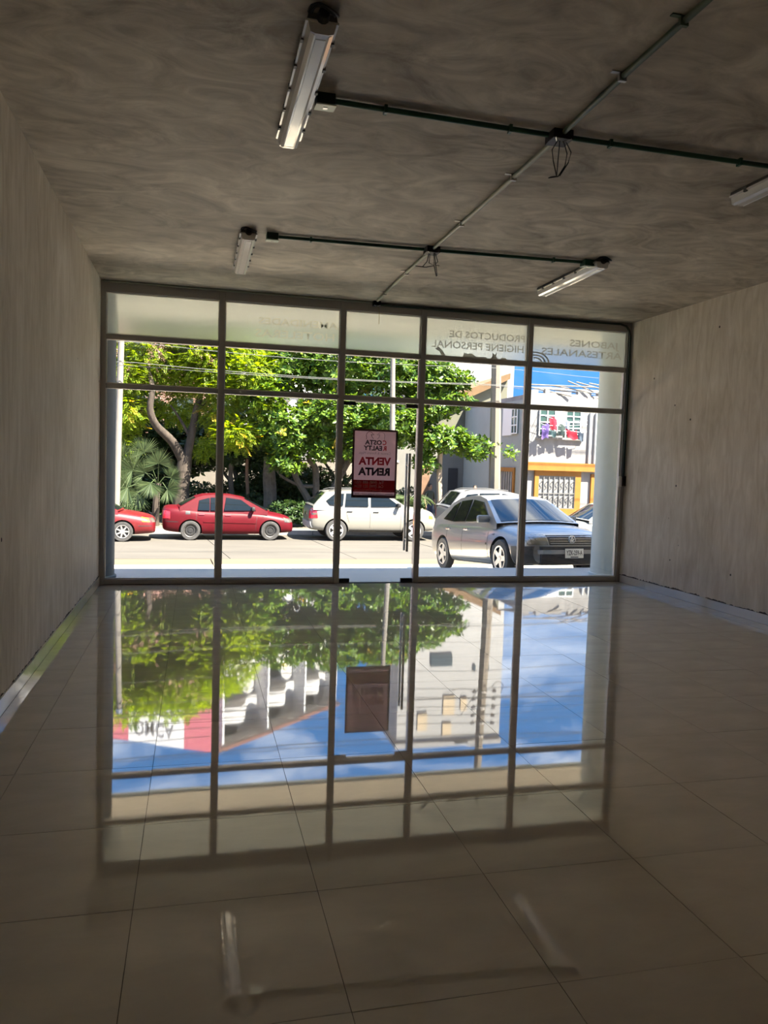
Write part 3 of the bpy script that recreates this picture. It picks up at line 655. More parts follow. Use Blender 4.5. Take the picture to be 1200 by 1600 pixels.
def sedan(**k):
    """saloon proportions: stations (x, half width, bottom, shoulder z, top z), front at +x"""
    d = dict(
        st=[(-2.19, 0.50, 0.40, 0.74, 0.78), (-2.15, 0.70, 0.30, 0.90, 0.98), (-1.95, 0.80, 0.24, 0.93, 1.03), (-1.5, 0.855, 0.19, 0.92, 1.02), (-1.0, 0.87, 0.17, 0.90, 0.97), (0.0, 0.87, 0.17, 0.88, 0.93), (0.8, 0.87, 0.17, 0.87, 0.93),
            (1.1, 0.865, 0.17, 0.84, 0.92), (1.55, 0.85, 0.19, 0.77, 0.86), (1.9, 0.82, 0.22, 0.71, 0.79), (2.10, 0.75, 0.22, 0.64, 0.72), (2.17, 0.62, 0.25, 0.55, 0.63), (2.19, 0.5, 0.30, 0.50, 0.56)],
        belt=(0.90, 0.80, 1.43, 0.585), cab=[(1.12, 0.90, 0.14), (0.36, 1.34, 0.06), (0.05, 1.41, 0), (-0.4, 1.43, 0), (-0.85, 1.40, -0.02), (-1.15, 1.31, -0.04), (-1.80, 0.99, -0.10)],
        tr=0.315, tw=0.855, wx=(-1.19, 1.32), win=[[(0.80, 0.955), (0.30, 1.29), (-0.17, 1.35), (-0.20, 0.945)], [(-0.28, 0.945), (-0.25, 1.355), (-0.72, 1.34), (-0.80, 0.945)], [(-0.86, 0.95), (-0.79, 1.325), (-1.02, 1.26), (-1.33, 1.0)]],
        seams=[(0.86, 0.30, 0.86, 0.90), (-0.24, 0.24, -0.24, 0.92), (-0.98, 0.55, -1.0, 0.92)], handles=[(-0.10, 0.80), (-0.95, 0.81)], hm=M_trimb, mirror=(0.72, 0.97), mm=None,
        rim=M_rim, sty='spoke', ns=5, sw=0.045, patches=[])
    d.update(k)
    if d['mm'] is None: d.pop('mm')
    return d

def build_cars():
    silver = mat('silver_paint', (0.24, 0.23, 0.22), 0.28, 0.5, coat=0.6)
    redp = mat('red_paint', (0.072, 0.0022, 0.006), 0.42, spec=0.22, var=0.12, scale=2)
    redp2 = mat('bright_red_paint', (0.105, 0.0035, 0.006), 0.4, coat=0.25)
    whitep = mat('white_paint', (0.20, 0.19, 0.165), 0.3, coat=0.6)
    pearl = mat('pearl_white_paint', (0.20, 0.20, 0.205), 0.3, coat=0.5)
    # silver saloon with front towards the shop, nose up on the apron
    sp = sedan(mm=mat('mirror_grey', (0.16, 0.18, 0.20), 0.35), hm=M_chrome, ns=5, sw=0.05, patches=[
        ('headlamp', [(0.42, 0.55), (0.79, 0.56), (0.80, 0.735), (0.44, 0.72)], 'F', M_lens, 0.008),
        ('grille', [(-0.40, 0.55), (0.40, 0.55), (0.42, 0.71), (-0.42, 0.71)], 'F', M_trimb, 0.006),
        ('front_bumper', [(-0.83, 0.24), (0.83, 0.24), (0.84, 0.53), (-0.84, 0.53)], 'F', M_trimb, 0.045),
        ('front_bumper', [(1.74, 0.24), (2.14, 0.26), (2.14, 0.53), (1.74, 0.53)], 'S', M_trimb, 0.03),
        ('bumper_strip', [(-0.82, 0.41), (0.82, 0.41), (0.82, 0.475), (-0.82, 0.475)], 'F', silver, 0.065),
        ('side_moulding', [(-0.85, 0.535), (0.82, 0.535), (0.82, 0.57), (-0.85, 0.57)], 'S', silver, 0.014),
        ('rocker_panel', [(-0.8, 0.19), (0.92, 0.19), (0.92, 0.26), (-0.8, 0.26)], 'S', silver, 0.012),
        ('side_marker', [(1.02, 0.70), (1.09, 0.70), (1.09, 0.725), (1.02, 0.725)], 'S', M_lens, 0.008),
        ('tail_lamp', [(0.50, 0.62), (0.74, 0.62), (0.72, 0.85), (0.50, 0.85)], 'B', M_red, 0.008)])
    c = car('parked_car', 'silver saloon car parked nose to the glass beside the right column', (5.726, 13.382, -0.461), (0, -0.088, -1.497), sp, silver)
    r = c['root']
    for k in range(4):
        z = 0.575+0.036*k; c['patch']('grille_slat', [(-0.38, z), (0.38, z), (0.38, z+0.006), (-0.38, z+0.006)], 'F', M_rim, 0.014, 8, 1)
    p, _ = c['hit'](0, 0.635, 'F'); x = p.x+0.03
    em = MB().lathe([(0.062, -0.006), (0.062, 0.008), (0.053, 0.010), (0.053, -0.006)], 24, frame((x, 0, 0.64), (0, 1, 0), (0, 0, 1)), close=True).build('emblem', M_chrome, r, smooth=True, world=False)
    text('V', 0.075, frame((x+0.004, 0, 0.665), (0, 1, 0), (0, 0, 1)), M_chrome, em, world=False, name='emblem_letter', bold=0.002, width=0.05)
    text('W', 0.075, frame((x+0.004, 0, 0.617), (0, 1, 0), (0, 0, 1)), M_chrome, em, world=False, name='emblem_letter', bold=0.002, width=0.075)
    p, _ = c['hit'](0, 0.44, 'F'); x = p.x+0.075
    pl = MB().box((x, -0.165, 0.345), (x+0.006, 0.165, 0.495)).build('number_plate', mat('plate_white', (0.72, 0.72, 0.68), 0.5), r, world=False)
    text('YZK-259-A', 0.105, frame((x+0.0075, 0, 0.425), (0, 1, 0), (0, 0, 1)), M_trimb, pl, world=False, width=0.29, bold=0.002)
    MB().box((x+0.006, -0.07, 0.355), (x+0.0075, 0.07, 0.37)).build('plate_band', M_trimb, pl, world=False)
    for s in (-1, 1):
        ar = MB()
        for k in range(13):
            a0, a1 = PI*k/13*1.05, PI*(k+1)/13*1.05
            for R_ in ((0.37, 0.41),):
                q = []
                for a in (a0, a1):
                    for rr in R_: q.append((1.32+rr*math.cos(a), s*0.868, 0.315+rr*math.sin(a)))
                ar.add(q, [(0, 1, 3, 2)])
        # flared black lip only at the front corner of the arch
    MB().tube([(0.98, -0.60, 0.955), (1.0, -0.1, 1.0), (0.9, 0.3, 1.02)], 0.008, 6).build('wiper', M_trimb, r, world=False)
    # dark red saloon seen from the side
    st = [(x*0.935, w*0.955, zb, zs*0.985, zt*0.985) for x, w, zb, zs, zt in sedan()['st']]
    st[0] = (-2.03, 0.5, 0.36, 0.80, 0.86); st[1] = (-1.99, 0.68, 0.28, 0.93, 1.0); st[2] = (-1.82, 0.76, 0.24, 0.96, 1.05); st[3] = (-1.4, 0.81, 0.2, 0.95, 1.03)
    def scal(P, k=0.94): return [[(x*k, z*0.985) for x, z in p] for p in P]
    base = sedan()
    sp = sedan(st=st, belt=(0.90, 0.765, 1.41, 0.56), cab=[(1.20, 0.89, 0.12), (0.42, 1.31, 0.05), (0.05, 1.39, 0), (-0.4, 1.41, 0), (-0.78, 1.385, -0.02), (-1.0, 1.32, -0.03), (-1.52, 1.01, -0.08)],
        wx=(-1.19, 1.28), tr=0.30, tw=0.815, sty='disc', rim=mat('steel_rim', (0.10, 0.095, 0.09), 0.5, 0.5), hm=mat('red_handle', (0.50, 0.05, 0.07), 0.4), mm=M_trimb,
        win=[[(0.82, 0.935), (0.36, 1.265), (-0.10, 1.33), (-0.17, 0.925)], [(-0.27, 0.925), (-0.21, 1.335), (-0.58, 1.32), (-0.58, 0.925)], [(-0.61, 0.925), (-0.61, 1.315), (-0.93, 1.23), (-0.97, 0.93)]],
        seams=[(0.80, 0.30, 0.86, 0.88), (-0.22, 0.24, -0.22, 0.90), (-0.72, 0.3, -1.02, 0.62), (-1.02, 0.62, -1.02, 0.9)], handles=[(-0.05, 0.78), (-0.86, 0.80)], mirror=(0.72, 0.98), patches=[
        ('headlamp', [(0.36, 0.56), (0.72, 0.58), (0.70, 0.70), (0.38, 0.68)], 'F', M_lens, 0.008), ('headlamp', [(1.74, 0.58), (1.93, 0.56), (1.90, 0.66), (1.70, 0.73)], 'S', M_lens, 0.008),
        ('tail_lamp', [(0.45, 0.66), (0.70, 0.66), (0.66, 0.90), (0.45, 0.90)], 'B', M_red, 0.008), ('tail_lamp', [(-1.94, 0.68), (-1.80, 0.66), (-1.80, 0.88), (-1.93, 0.90)], 'S', M_red, 0.008),
        ('side_moulding', [(-0.80, 0.56), (0.82, 0.53), (0.82, 0.565), (-0.80, 0.60)], 'S', redp, 0.014), ('side_marker', [(1.02, 0.745), (1.07, 0.745), (1.07, 0.765), (1.02, 0.765)], 'S', M_lens, 0.008),
        ('fuel_hole', [(-1.34, 0.80), (-1.20, 0.80), (-1.20, 0.90), (-1.34, 0.90)], 'S', M_trimb, 0.003), ('bumper_line', [(-1.97, 0.565), (-1.56, 0.555), (-1.56, 0.575), (-1.97, 0.585)], 'S', M_trimb, 0.003)])
    sp['belt'] = (0.90, 0.765, 1.41, 0.56)
    car('parked_car', 'dark red saloon car seen side on at the far kerb', (1.02, 25.35, -1.066), (0, 0, 0.05), sp, redp)
    # front of another red car cut by the left column
    sp2 = sedan(wx=(-1.15, 1.25), tr=0.30, tw=0.82, ns=7, sw=0.028, rim=M_rim, mm=M_trimb, patches=[
        ('headlamp', [(0.36, 0.56), (0.74, 0.58), (0.72, 0.72), (0.38, 0.70)], 'F', M_lens, 0.008), ('headlamp', [(1.80, 0.60), (2.02, 0.58), (1.98, 0.70), (1.78, 0.74)], 'S', M_amb, 0.008), ('bumper_line', [(1.70, 0.46), (2.08, 0.46), (2.08, 0.48), (1.70, 0.48)], 'S', M_trimb, 0.003)])
    car('parked_car', 'bright red car whose front shows beside the left column', (-3.36, 24.7, -1.066), (0, 0, 0.04), sp2, redp2)
    # white off-roader
    st = [(-2.16, 0.60, 0.45, 0.85, 0.92), (-2.13, 0.78, 0.36, 1.02, 1.10), (-1.95, 0.85, 0.32, 1.10, 1.18), (-1.4, 0.88, 0.29, 1.10, 1.17), (-0.6, 0.885, 0.27, 1.09, 1.15), (0.3, 0.885, 0.27, 1.08, 1.13), (0.95, 0.88, 0.27, 1.07, 1.13), (1.3, 0.87, 0.28, 1.04, 1.12), (1.75, 0.85, 0.30, 0.99, 1.07), (2.0, 0.81, 0.32, 0.93, 1.0), (2.12, 0.72, 0.34, 0.82, 0.90), (2.16, 0.56, 0.40, 0.68, 0.76)]
    jp = sedan(st=st, belt=(1.10, 0.83, 1.64, 0.62), cab=[(1.10, 1.11, 0.12), (0.42, 1.55, 0.05), (0.1, 1.61, 0), (-0.6, 1.63, 0), (-1.2, 1.61, 0), (-1.62, 1.57, -0.02), (-2.05, 1.12, -0.06)],
        tr=0.345, tw=0.865, wx=(-1.29, 1.345), sty='spoke', ns=5, sw=0.05, rim=mat('bright_rim', (0.62, 0.62, 0.63), 0.3, 0.6), hm=M_trimb, mm=M_trimb,
        win=[[(0.86, 1.14), (0.38, 1.49), (-0.12, 1.545), (-0.13, 1.13)], [(-0.23, 1.13), (-0.22, 1.55), (-0.95, 1.54), (-1.0, 1.13)], [(-1.08, 1.14), (-1.02, 1.535), (-1.33, 1.52), (-1.62, 1.30), (-1.50, 1.17)]],
        seams=[(0.86, 0.38, 0.88, 1.08), (-0.18, 0.34, -0.18, 1.10), (-0.88, 0.6, -1.03, 1.10)], handles=[(0.02, 0.95), (-0.86, 0.96)], mirror=(0.78, 1.18), patches=[
        ('headlamp', [(0.42, 0.72), (0.70, 0.72), (0.70, 0.90), (0.42, 0.90)], 'F', M_lens, 0.008), ('side_marker', [(1.86, 0.76), (2.02, 0.74), (2.0, 0.84), (1.86, 0.86)], 'S', M_amb, 0.008),
        ('tail_lamp', [(0.60, 0.72), (0.80, 0.72), (0.79, 1.05), (0.62, 1.05)], 'B', M_red, 0.01), ('tail_lamp', [(-2.10, 0.74), (-1.90, 0.74), (-1.93, 0.98), (-2.08, 1.04)], 'S', M_red, 0.01), ('reverse_lamp', [(-2.09, 0.84), (-1.93, 0.84), (-1.93, 0.90), (-2.09, 0.90)], 'S', M_lens, 0.016),
        ('rear_bumper', [(-0.75, 0.42), (0.75, 0.42), (0.75, 0.62), (-0.75, 0.62)], 'B', mat('bumper_grey', (0.25, 0.25, 0.25), 0.6), 0.03), ('lower_cladding', [(-0.86, 0.31), (0.92, 0.31), (0.92, 0.36), (-0.86, 0.36)], 'S', M_trimb, 0.01),
        ('number_plate', [(-0.16, 0.80), (0.16, 0.80), (0.16, 0.92), (-0.16, 0.92)], 'B', M_lens, 0.012)])
    j = car('parked_car', 'white off-road car parked behind the glass door at the far kerb', (5.72, 25.4, -1.066), (0, 0, 0.02), jp, whitep)
    for s in (-1, 1): MB().tube([(0.2, s*0.52, 1.645), (-0.2, s*0.52, 1.685), (-1.3, s*0.52, 1.67), (-1.5, s*0.52, 1.62)], 0.014, 6).build('roof_rail', M_trimb, j['root'], world=False)
    # pale family car half hidden behind the silver saloon
    st3 = [(x*0.95, w, zb, zs+0.05, zt+0.06) for x, w, zb, zs, zt in st]
    v = sedan(st=st3, belt=(1.12, 0.83, 1.74, 0.64), cab=[(1.35, 1.14, 0.12), (0.55, 1.62, 0.05), (0.1, 1.71, 0), (-0.6, 1.73, 0), (-1.2, 1.71, 0), (-1.55, 1.66, -0.02), (-1.98, 1.14, -0.06)], tr=0.33, tw=0.865, wx=(-1.25, 1.25), mm=M_trimb,
        win=[[(1.0, 1.16), (0.5, 1.56), (-0.08, 1.64), (-0.1, 1.15)], [(-0.2, 1.15), (-0.18, 1.645), (-0.9, 1.63), (-0.95, 1.15)], [(-1.03, 1.16), (-0.97, 1.62), (-1.36, 1.58), (-1.68, 1.25)]], seams=[], handles=[(0.0, 0.97)], mirror=(0.9, 1.2), patches=[('tail_lamp', [(0.60, 0.75), (0.80, 0.75), (0.79, 1.1), (0.62, 1.1)], 'B', M_red, 0.01)])
    j = car('parked_car', 'pale high-roofed car half hidden behind the silver saloon', (10.35, 25.5, -1.066), (0, 0, 0.0), v, pearl)
    for s in (-1, 1): MB().tube([(0.2, s*0.52, 1.735), (-0.2, s*0.52, 1.775), (-1.2, s*0.52, 1.76), (-1.4, s*0.52, 1.70)], 0.014, 6).build('roof_rail', M_trimb, j['root'], world=False)
    # white hatch facing the other way behind the right column
    base = sedan()
    w = sedan(mm=M_trimb, belt=(0.94, 0.80, 1.52, 0.60), cab=[(1.12, 0.93, 0.14), (0.40, 1.40, 0.06), (0.05, 1.49, 0), (-0.4, 1.52, 0), (-0.95, 1.50, -0.02), (-1.45, 1.42, -0.04), (-1.95, 1.0, -0.10)],
        win=[[(0.80, 0.97), (0.33, 1.35), (-0.15, 1.43), (-0.18, 0.965)], [(-0.28, 0.965), (-0.25, 1.435), (-0.9, 1.42), (-0.95, 0.965)], [(-1.02, 0.97), (-0.96, 1.415), (-1.3, 1.36), (-1.55, 1.08)]], patches=[('headlamp', [(0.42, 0.58), (0.79, 0.58), (0.80, 0.73), (0.44, 0.72)], 'F', M_lens, 0.008)])
    car('parked_car', 'white hatchback seen over the silver bonnet beside the right column', (13.35, 23.1, -1.066), (0, 0, PI), w, whitep)
build_cars()

# ------------------------------------------------------------------ plants
def quads(name, P, A, B, m, parent=None, fold=0.25, kind='stuff'):
    """leaves: base points P, length vectors A, half width vectors B; each leaf folded on its midrib"""
    n = len(P); nrm = np.cross(A, B); nrm /= (np.linalg.norm(nrm, axis=1, keepdims=True)+1e-9)
    wl = np.linalg.norm(B, axis=1, keepdims=True); up = nrm*wl*fold
    V = np.stack([P, P+A*0.55+B+up, P+A, P+A*0.55-B+up], 1).reshape(-1, 3)
    i = np.arange(n)[:, None]*4
    F = np.concatenate([i+[0, 1, 2], i+[0, 2, 3]], 1).reshape(-1, 3)
    me = bpy.data.meshes.new(name)
    me.vertices.add(len(V)); me.vertices.foreach_set('co', V.astype(np.float32).ravel())
    me.loops.add(F.size); me.loops.foreach_set('vertex_index', F.astype(np.int32).ravel())
    me.polygons.add(len(F)); me.polygons.foreach_set('loop_start', (np.arange(len(F))*3).astype(np.int32))
    me.update(calc_edges=True)
    if parent is not None: me.transform(chain(parent).inverted())
    me.materials.append(m)
    o = bpy.data.objects.new(name, me); COL.objects.link(o); o.parent = parent
    if kind: o['kind'] = kind
    return o
def in_blobs(blobs, n, shell=0.55, rg=rng):
    w = np.array([b[3]*b[4]*b[5] for b in blobs])**0.75; w /= w.sum()
    k = rg.choice(len(blobs), n, p=w); B = np.array(blobs)[k]
    d = rg.normal(size=(n, 3)); d /= np.linalg.norm(d, axis=1, keepdims=True)
    r = (shell**3+(1-shell**3)*rg.random(n))**(1/3)
    return B[:, :3]+d*r[:, None]*B[:, 3:6], d
def unit(a): return a/(np.linalg.norm(a, axis=1, keepdims=True)+1e-9)
def rosettes(blobs, n, per, ln, wd, shell=0.55, up=0.5):
    C, d = in_blobs(blobs, n, shell)
    ax = unit(d*0.5+np.array([0, 0, up+0.3])+rng.normal(size=(n, 3))*0.35)
    t = unit(np.cross(ax, rng.normal(size=(n, 3)))); b = np.cross(ax, t)
    C = np.repeat(C, per, 0); ax = np.repeat(ax, per, 0); t = np.repeat(t, per, 0); b = np.repeat(b, per, 0)
    a = np.tile(np.arange(per)*2*PI/per, n)+rng.random(n*per)*0.8
    out = unit(t*np.cos(a)[:, None]+b*np.sin(a)[:, None]+ax*rng.uniform(-0.15, 0.75, (n*per, 1)))
    L = ln*rng.uniform(0.65, 1.2, (n*per, 1)); side = unit(np.cross(out, ax))
    return C+out*0.02, out*L, side*wd*rng.uniform(0.7, 1.15, (n*per, 1))
def sprays(blobs, n, per, ln, shell=0.45):
    C, d = in_blobs(blobs, n, shell)
    ax = unit(d*np.array([1, 1, 0.3])+np.array([0, 0, -0.25])+rng.normal(size=(n, 3))*0.4)
    sd = unit(np.cross(ax, np.array([[0, 0, 1.0]])+rng.normal(size=(n, 3))*0.15))
    sg = np.tile(np.repeat([1, -1], per//2), n)[:, None]; q = np.tile(np.tile(np.linspace(0.05, 1, per//2), 2), n)[:, None]
    C = np.repeat(C, per, 0); ax = np.repeat(ax, per, 0); sd = np.repeat(sd, per, 0)
    P = C+ax*q*ln*3.4+np.array([0, 0, -0.12])*q*q*ln*3
    out = unit(sd*sg+ax*0.45+rng.normal(size=P.shape)*0.12)
    return P, out*ln*(1.15-0.5*q), unit(np.cross(out, np.cross(ax, sd)))*ln*0.24
def limb(b, pts, rs, n=8):
    """smooth path through pts"""
    pts = [Vector(p) for p in pts]; out = []; rr = []
    for i in range(len(pts)-1):
        p0, p1, p2, p3 = pts[max(i-1, 0)], pts[i], pts[i+1], pts[min(i+2, len(pts)-1)]
        for k in range(4):
            t = k/4; out.append(0.5*((2*p1)+(p2-p0)*t+(2*p0-5*p1+4*p2-p3)*t*t+(3*p1-p0-3*p2+p3)*t**3)); rr.append(rs[i]*(1-t)+rs[i+1]*t)
    out.append(pts[-1]); rr.append(rs[-1]); b.tube(out, rr, n)

def plants():
    bark1 = mat('grey_bark', (0.022, 0.016, 0.012), 0.9, col2=(0.080, 0.060, 0.046), scale=7, bump=0.6, stretch=(1, 1, 0.35))
    bark2 = mat('dark_bark', (0.055, 0.045, 0.036), 0.9, col2=(0.14, 0.115, 0.09), scale=7, bump=0.6)
    feather = leafmat('feathery_leaf', (0.085, 0.165, 0.014), (0.29, 0.36, 0.035), 0.5)
    almond = leafmat('broad_leaf', (0.016, 0.058, 0.010), (0.145, 0.23, 0.022), 0.32, 0.4)
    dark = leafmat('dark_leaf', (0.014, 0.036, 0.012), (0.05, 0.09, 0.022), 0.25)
    yel = leafmat('yellow_leaf', (0.45, 0.30, 0.03), (0.60, 0.45, 0.06), 0.4)
    palml = leafmat('palm_leaf', (0.03, 0.055, 0.02), (0.085, 0.115, 0.045), 0.3)
    # feathery forked tree on the left
    t = empty('feathery_tree', (-0.5, 29.2, -0.96), label='light green feathery tree with forked grey trunk behind the red saloon', cat='tree')
    b = MB()
    limb(b, [(-0.50, 29.2, -1.0), (-0.50, 29.2, 0.3), (-0.42, 29.2, 1.05), (-0.38, 29.2, 1.55)], [0.36, 0.29, 0.27, 0.25], 12)
    limb(b, [(-0.42, 29.2, 1.35), (-0.83, 28.9, 2.03), (-1.38, 28.5, 2.58), (-1.58, 28.3, 3.15), (-1.52, 28.3, 3.95), (-1.9, 28.6, 5.2)], [0.21, 0.165, 0.14, 0.12, 0.09, 0.05], 10)
    limb(b, [(-0.36, 29.2, 1.4), (-0.18, 29.2, 2.2), (-0.02, 29.2, 3.2), (0.25, 29.1, 4.4), (0.2, 29.0, 6.2)], [0.19, 0.15, 0.12, 0.09, 0.05], 10)
    limb(b, [(-0.20, 29.2, 2.2), (-0.6, 29.3, 2.9), (-0.95, 29.3, 3.4)], [0.07, 0.05, 0.03], 6)
    limb(b, [(-1.5, 29.0, 2.9), (-2.2, 28.9, 3.3), (-3.0, 28.8, 3.4)], [0.09, 0.06, 0.03], 6)
    limb(b, [(0.0, 29.2, 3.2), (0.9, 28.8, 4.1), (1.9, 28.4, 4.6)], [0.08, 0.05, 0.02], 6)
    limb(b, [(-1.55, 29.0, 4.0), (-0.8, 28.8, 5.3), (-0.5, 28.7, 7.0)], [0.08, 0.06, 0.02], 6)
    b.build('trunk', bark1, t, smooth=True)
    bl = [(-1.7, 29.5, 5.3, 1.5, 1.5, 1.4), (0.4, 29.3, 5.2, 1.4, 1.5, 1.2), (1.75, 28.6, 4.7, 1.0, 1.1, 1.1), (-0.7, 29.4, 7.0, 1.7, 1.6, 1.25), (1.1, 29, 6.3, 1.2, 1.3, 1.0), (-2.45, 29.2, 3.1, 0.8, 1.0, 0.7),
          (0.85, 29.2, 3.3, 0.8, 0.9, 0.8), (1.4, 28.5, 2.4, 0.8, 0.8, 0.6), (-2.3, 28.9, 7.2, 1.0, 1.2, 1.0), (-0.65, 30.2, 3.6, 0.9, 0.8, 0.9), (2.2, 28.3, 3.6, 0.5, 0.7, 0.7), (0.35, 29.6, 1.9, 0.5, 0.5, 0.4), (-2.6, 29.4, 1.9, 0.6, 0.6, 0.6), (-0.4, 29.4, 4.4, 1.1, 0.8, 0.7), (-2.3, 28.9, 4.4, 0.8, 0.9, 0.7), (0.9, 28.6, 4.2, 0.9, 0.8, 0.6)]
    quads('foliage', *sprays(bl, 15000, 14, 0.092, 0.2), feather, t)
    quads('yellowing_leaves', *sprays(bl[5:8], 40, 14, 0.12, 0.2), yel, t)
    # broad-leaved tree over the white car
    t = empty('broad_leaved_tree', (4.2, 29, -0.96), label='dense dark green broad-leaved tree spreading over the white car', cat='tree')
    b = MB()
    limb(b, [(4.25, 29, -1.0), (4.2, 29, -0.1), (3.75, 29, 0.7), (3.55, 29, 1.2), (3.3, 29, 2.2)], [0.17, 0.14, 0.12, 0.10, 0.05])
    limb(b, [(4.5, 29, -1.0), (4.45, 29, 0.2), (4.40, 29, 1.2), (4.15, 29, 1.6), (4.35, 29, 2.4), (4.6, 29, 3.6)], [0.16, 0.14, 0.12, 0.11, 0.09, 0.05])
    limb(b, [(4.40, 29, 0.55), (3.9, 29, 0.55), (3.2, 29, 0.85), (2.8, 29, 1.3)], [0.08, 0.07, 0.05, 0.03])
    limb(b, [(4.7, 29.1, -1.0), (5.0, 29.1, 0.2), (5.5, 29.0, 1.2), (6.2, 29, 2.4), (7.2, 28.8, 3.8)], [0.15, 0.13, 0.11, 0.09, 0.05])
    limb(b, [(6.0, 29, 2.1), (7.5, 28.6, 2.7), (9.3, 28.2, 2.9), (10.6, 28.0, 2.5)], [0.09, 0.07, 0.05, 0.02])
    limb(b, [(4.6, 29, 3.4), (5.4, 29, 4.4), (6.0, 29, 5.4)], [0.08, 0.06, 0.03]); limb(b, [(7.0, 28.8, 3.6), (8.3, 28.6, 4.2), (9.8, 28.4, 4.4)], [0.08, 0.05, 0.02])
    b.build('trunk', bark2, t, smooth=True)
    bl = [(3.3, 29.5, 5.2, 1.6, 1.7, 1.3), (5.2, 29, 5.2, 1.7, 1.7, 1.35), (7.2, 28.8, 5.1, 1.6, 1.6, 1.2), (8.7, 28.6, 4.8, 1.1, 1.3, 0.85), (9.65, 28.4, 4.75, 0.75, 0.9, 0.4), (9.5, 28.3, 3.95, 0.9, 0.9, 0.35), (5.0, 28.2, 3.2, 1.5, 1.2, 0.9), (3.2, 28.3, 2.6, 1.1, 1.1, 1.0),
          (7.1, 28.1, 3.1, 1.5, 1.2, 0.9), (9.0, 28.0, 2.45, 1.3, 1.0, 0.55), (10.4, 27.8, 2.2, 0.85, 0.8, 0.45), (11.72, 27.7, 2.05, 0.22, 0.3, 0.22), (8.45, 28.0, 1.55, 0.5, 0.5, 0.4), (3.2, 28.1, 1.5, 0.75, 0.7, 0.55), (2.4, 28.4, 3.8, 0.9, 1.0, 0.9), (6.1, 28.0, 2.1, 1.1, 0.9, 0.6), (4.5, 28.2, 2.0, 0.7, 0.7, 0.5), (8.5, 28.3, 3.7, 1.2, 1.0, 0.6)]
    quads('foliage', *rosettes(bl, 5200, 9, 0.21, 0.052, 0.45), almond, t)
    quads('yellowing_leaves', *rosettes(bl, 40, 5, 0.2, 0.05, 0.8), yel, t)
    # dark trees behind
    for x, y, h, lab in ((-3.4, 32.5, 4.0, 'dark leafy tree in the shade behind the feathery tree'), (1.6, 32.5, 3.6, 'dark leafy tree filling the gap behind the red saloon'), (6.2, 32.5, 4.2, 'dark leafy tree standing behind the broad-leaved tree'), (-1.2, 33.6, 3.2, 'dark leafy tree deep in the shade right of the fan palm')):
        t = empty('background_tree', (x, y, -0.96), label=lab, cat='tree', group='dark trees behind')
        b = MB()
        limb(b, [(x, y, -1.0), (x+0.1, y, 0.4), (x-0.1, y, 1.6), (x+0.2, y, h)], [0.13, 0.11, 0.10, 0.04])
        limb(b, [(x, y, 0.5), (x+0.8, y, 1.6), (x+1.5, y, 2.6)], [0.09, 0.06, 0.03]); limb(b, [(x, y, 0.3), (x-0.7, y, 1.2), (x-1.6, y, 2.5)], [0.08, 0.06, 0.03])
        b.build('trunk', bark2, t, smooth=True)
        bl = [(x, y, h-0.6, 2.2, 1.3, 1.0), (x-1.4, y, h-1.5, 1.3, 1.1, 0.9), (x+1.3, y, h-1.5, 1.4, 1.1, 0.9), (x+0.2, y+0.3, h-2.0, 1.4, 0.9, 0.7)]
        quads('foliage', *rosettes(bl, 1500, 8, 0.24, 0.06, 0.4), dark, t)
    # thin trunks between
    for k, (x, y, z1, r, m, lab) in enumerate(((1.35, 30.5, 1.3, 0.10, bark2, 'thin dark trunk just over the red saloon roof, first of two'), (1.95, 30.2, 1.5, 0.07, mat('brown_bark', (0.17, 0.10, 0.065), 0.9, var=0.2), 'thin brown trunk over the red saloon bonnet'),
                             (2.75, 29.6, 1.6, 0.26, bark2, 'stout shaded stump with dead leaves beside the broad-leaved tree'), (9.02, 28.0, 2.1, 0.115, mat('tan_bark', (0.36, 0.27, 0.19), 0.9, var=0.2, scale=8), 'slim tan trunk right of the door beyond the white car'))):
        t = empty('slim_tree', (x, y, -0.96), label=lab, cat='tree')
        b = MB(); limb(b, [(x, y, -1.0), (x+0.03, y, 0), (x-0.03, y, z1*0.6), (x-0.02, y, z1)], [r*1.1, r, r*0.95, r*0.8]); b.build('trunk', m, t, smooth=True)
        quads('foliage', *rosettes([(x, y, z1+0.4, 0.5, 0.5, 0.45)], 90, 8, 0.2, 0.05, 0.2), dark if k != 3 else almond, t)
    # undergrowth
    for k, (x, y, w, h, lab) in enumerate(((3.4, 28.4, 1.0, 0.95, 'low dark bush between the red saloon and the white car'), (0.6, 28.7, 1.7, 0.7, 'low dark bush behind the red saloon'), (7.9, 28.6, 0.8, 1.5, 'dark shaded bush beside the slim tan trunk'),
                                             (-3.0, 28.7, 1.0, 1.0, 'tangled bush behind the bright red car'), (6.0, 29.8, 1.3, 1.0, 'dark bush behind the white car'), (2.3, 30.3, 1.1, 1.1, 'dark bush beside the stout stump'), (-0.2, 30.6, 1.4, 1.5, 'shaded bush right of the forked trunk'), (-2.2, 31.2, 1.6, 2.4, 'tall dark thicket behind the fan palm'), (1.9, 31.8, 1.5, 1.6, 'dark thicket beyond the slim trunks'), (5.2, 31.6, 1.5, 1.3, 'dark thicket beyond the white car'), (3.2, 31.2, 1.6, 2.6, 'tall dark thicket around the stout stump'), (4.9, 32.2, 1.7, 2.2, 'dark thicket before the low grey block wall'))):
        t = empty('bush', (x, y, -0.96), label=lab, cat='bush', group='bushes under the trees')
        b = MB()
        for q in range(5): a = q*1.26; limb(b, [(x, y, -1.0), (x+0.25*w*math.cos(a), y+0.2*math.sin(a), -0.96+h*0.5), (x+0.5*w*math.cos(a), y+0.4*math.sin(a), -0.96+h*0.85)], [0.025, 0.018, 0.008], 5)
        b.build('stem', bark2, t)
